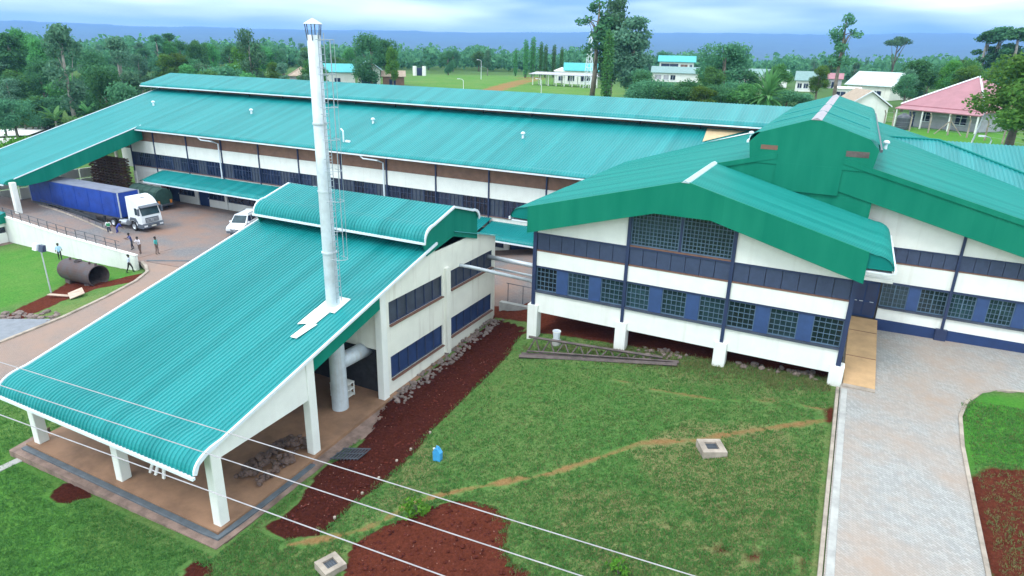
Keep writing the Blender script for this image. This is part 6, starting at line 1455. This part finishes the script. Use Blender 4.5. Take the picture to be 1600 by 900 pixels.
# lattice mast by the big trees
x, y = pd(922, 205); z = h1(x,y); mt = thing('lattice_mast', 'thin pale lattice mast left of the big tree group', 'mast', (x, y, z)); hm = ztop(922, 52, 205)-z
def leg(i, f): a = PI/4+i*PI/2; r = 1.6*(1-f)+.35*f; return (x+r*math.cos(a), y+r*math.sin(a), z+hm*f)
for i in range(4): MB().path([leg(i,0), leg(i,1)], .09, 4).build('leg', M['gutter'], mt)
for k in range(8):
    mb = MB(); f0, f1 = k/8, (k+1)/8
    for i in range(4): mb.path([leg(i,f0), leg((i+1)%4,f1)], .05, 4); mb.path([leg(i,f1), leg((i+1)%4,f1)], .05, 4)
    mb.build('brace', M['gutter'], mt)
# street lamps beyond the hall and by the fence
for px, py, d, hh2, lab in ((724,140,172,5.0,'curved white street lamp beyond the hall ridge at the field road'), (848,146,165,5.0,'curved white street lamp beyond the hall ridge near the open shed'), (752,116,240,6.0,'far white street lamp on the bright field')):
    x, y = pd(px, d); pole('street_lamp', (x, y, h1(x,y)), max(4.0, ztop(px,py-14,d)-h1(x,y)) if d < 200 else hh2, lab, .08, heads=1, m=M['gutter'])
x, y = pd(1546, 92); pole('street_lamp', (x, y, h1(x,y)), 5.0, 'white street lamp leaning left of the large yellow-green tree', .09, (.9,.2), 1, M['gutter'])
x, y = pd(1572, 84); pole('street_lamp', (x, y, h1(x,y)), 3.6, 'white lamp post with square head at the right edge beyond the roof', .08, (.5,0), 1, M['gutter'])
# wire fence with cranked concrete posts
fe = thing('wire_fence', 'wire fence on pale concrete posts in front of the pink-roofed house', 'fence', (*pd(1480,108), 0))
FP = [pd(px, d) for px, d in ((1402,112),(1416,111),(1445,110),(1476,108),(1508,106),(1540,104),(1570,102),(1600,100),(1640,97))]
for x, y in FP: z = h1(x,y); MB().path([(x,y,z-.4),(x,y,z+2.1),(x-.2,y-.3,z+2.6)], [.11,.1,.08], 5).build('post', M['kerb'], fe)
for dz in (.5,1.1,1.7,2.3): MB().path([(x,y,h1(x,y)+dz) for x, y in FP], .01, 4).build('wire', M['ladder'], fe)
for k in (4,): x, y = FP[k]; z = h1(x,y); MB().path([(x+.1,y,z+1.7),(x+1.5,y-.2,z)], .07, 5).build('brace', M['kerb'], fe); MB().path([(x-.1,y,z+1.7),(x-1.5,y+.2,z)], .07, 5).build('brace', M['kerb'], fe)
x, y = pd(1432, 112); z = h1(x,y); wt = thing('water_tank', 'black plastic water tank beside the pink-roofed house', 'water tank', (x,y,z)); MB().lathe([(.02,0),(.85,0),(.9,.1),(.9,1.7),(.8,1.9),(.3,2.15),(.3,2.25),(.02,2.25)], (x,y,z), 16).build('body', M['dsteel'], wt); MB().lathe([(.9,.5),(.94,.55),(.94,.65),(.9,.7)], (x,y,z), 16).build('rib', M['dsteel'], wt)
# soil bank beyond the right roof
stones('spoil_heap', 'bank of pale broken stone beyond the right-hand roof', [(pd(px,d)[0], pd(px,d)[1]) for px, d in [(random.uniform(1405,1500), random.uniform(86,96)) for _ in range(220)]], .2, .6, M['stone'])
# white drying sheets on low frames at the left
for k, (P4, zz, lab) in enumerate((([(56,193),(124,185),(96,198),(88,199)], 2.2, 'farthest small white sheet roof left of the hall'), ([(-40,205),(84,197),(44,211),(-40,214)], 2.2, 'wide white sheet roof left of the hall, middle one'), ([(-40,217),(28,215),(8,223),(-40,227)], 2.2, 'nearest narrow white sheet roof at the left edge'))):
    Q = [at(px, py, zz) for px, py in P4]; t = thing('sheet_roof', lab, 'shelter', (float(Q[0][0]), float(Q[0][1]), h1(Q[0][0],Q[0][1])), 'white sheet roofs left of the hall')
    MB().hexa([(q[0],q[1],zz-.08) for q in Q], [(q[0],q[1],zz) for q in Q]).build('sheet', M['tarpwhite'], t)
    for q in Q + [(np.array(Q[i])+np.array(Q[(i+1)%4]))/2 for i in range(4)]: MB().tube((q[0],q[1],h1(q[0],q[1])-.3), (q[0],q[1],zz-.05), .07, n=5).build('post', M['log'], t)

# ================================================================== HILLS AND HAZE
hx = np.linspace(-150, 1750, 160); vs = []; fs = []
hr_ = np.random.default_rng(9); ridge_n = np.convolve(hr_.normal(0,1,220), np.ones(9)/9, 'same')[:160]*22
for i, px in enumerate(hx):
    base = np.interp(px, [-150,0,400,800,1200,1600,1750], [150,175,195,230,270,300,310])
    for d, f in ((3200,-.12),(4300,.10),(5400,.26),(6600,.52),(8000,.86),(8600,1.0),(9200,.6)):
        x, y = pd(px, d); vs.append((x, y, -14 + base*f*1.02 + (ridge_n[i] if f > .8 else (12*math.sin(px*.011+d)+7*math.sin(px*.029+d*1.7)+hr_.normal(0,2))*(f > 0))))
K7 = 7
for i in range(len(hx)-1):
    for k in range(K7-1): fs.append((i*K7+k, (i+1)*K7+k, (i+1)*K7+k+1, i*K7+k+1))
hills = MB().add(vs, fs).build('hills', mat('forested_hill', (0.035,0.075,0.03), .95, var=.3, scale=.004), smooth=True); struct(hills)
hz = MB().box(-11500, 11500, -400, 11500, -60, 350).build('haze', None)
hz.data.materials.clear(); hm_ = bpy.data.materials.new('haze_air'); hm_.use_nodes = True; hn = hm_.node_tree.nodes; hn.clear()
ho = hn.new('ShaderNodeOutputMaterial'); pv = hn.new('ShaderNodeVolumePrincipled'); pv.inputs['Color'].default_value = (0.24, 0.50, 1.0, 1); pv.inputs['Density'].default_value = 0.00017
hm_.node_tree.links.new(pv.outputs['Volume'], ho.inputs['Volume']); hz.data.materials.append(hm_); tag(hz, 'pale blue haze over the plain', 'haze', kind='stuff')
for k, (r, used) in PROTO.items():
    if not used:
        for c in list(r.children): bpy.data.objects.remove(c)
        bpy.data.objects.remove(r)
for o in bpy.data.objects:
    if '_org' in o: del o['_org']
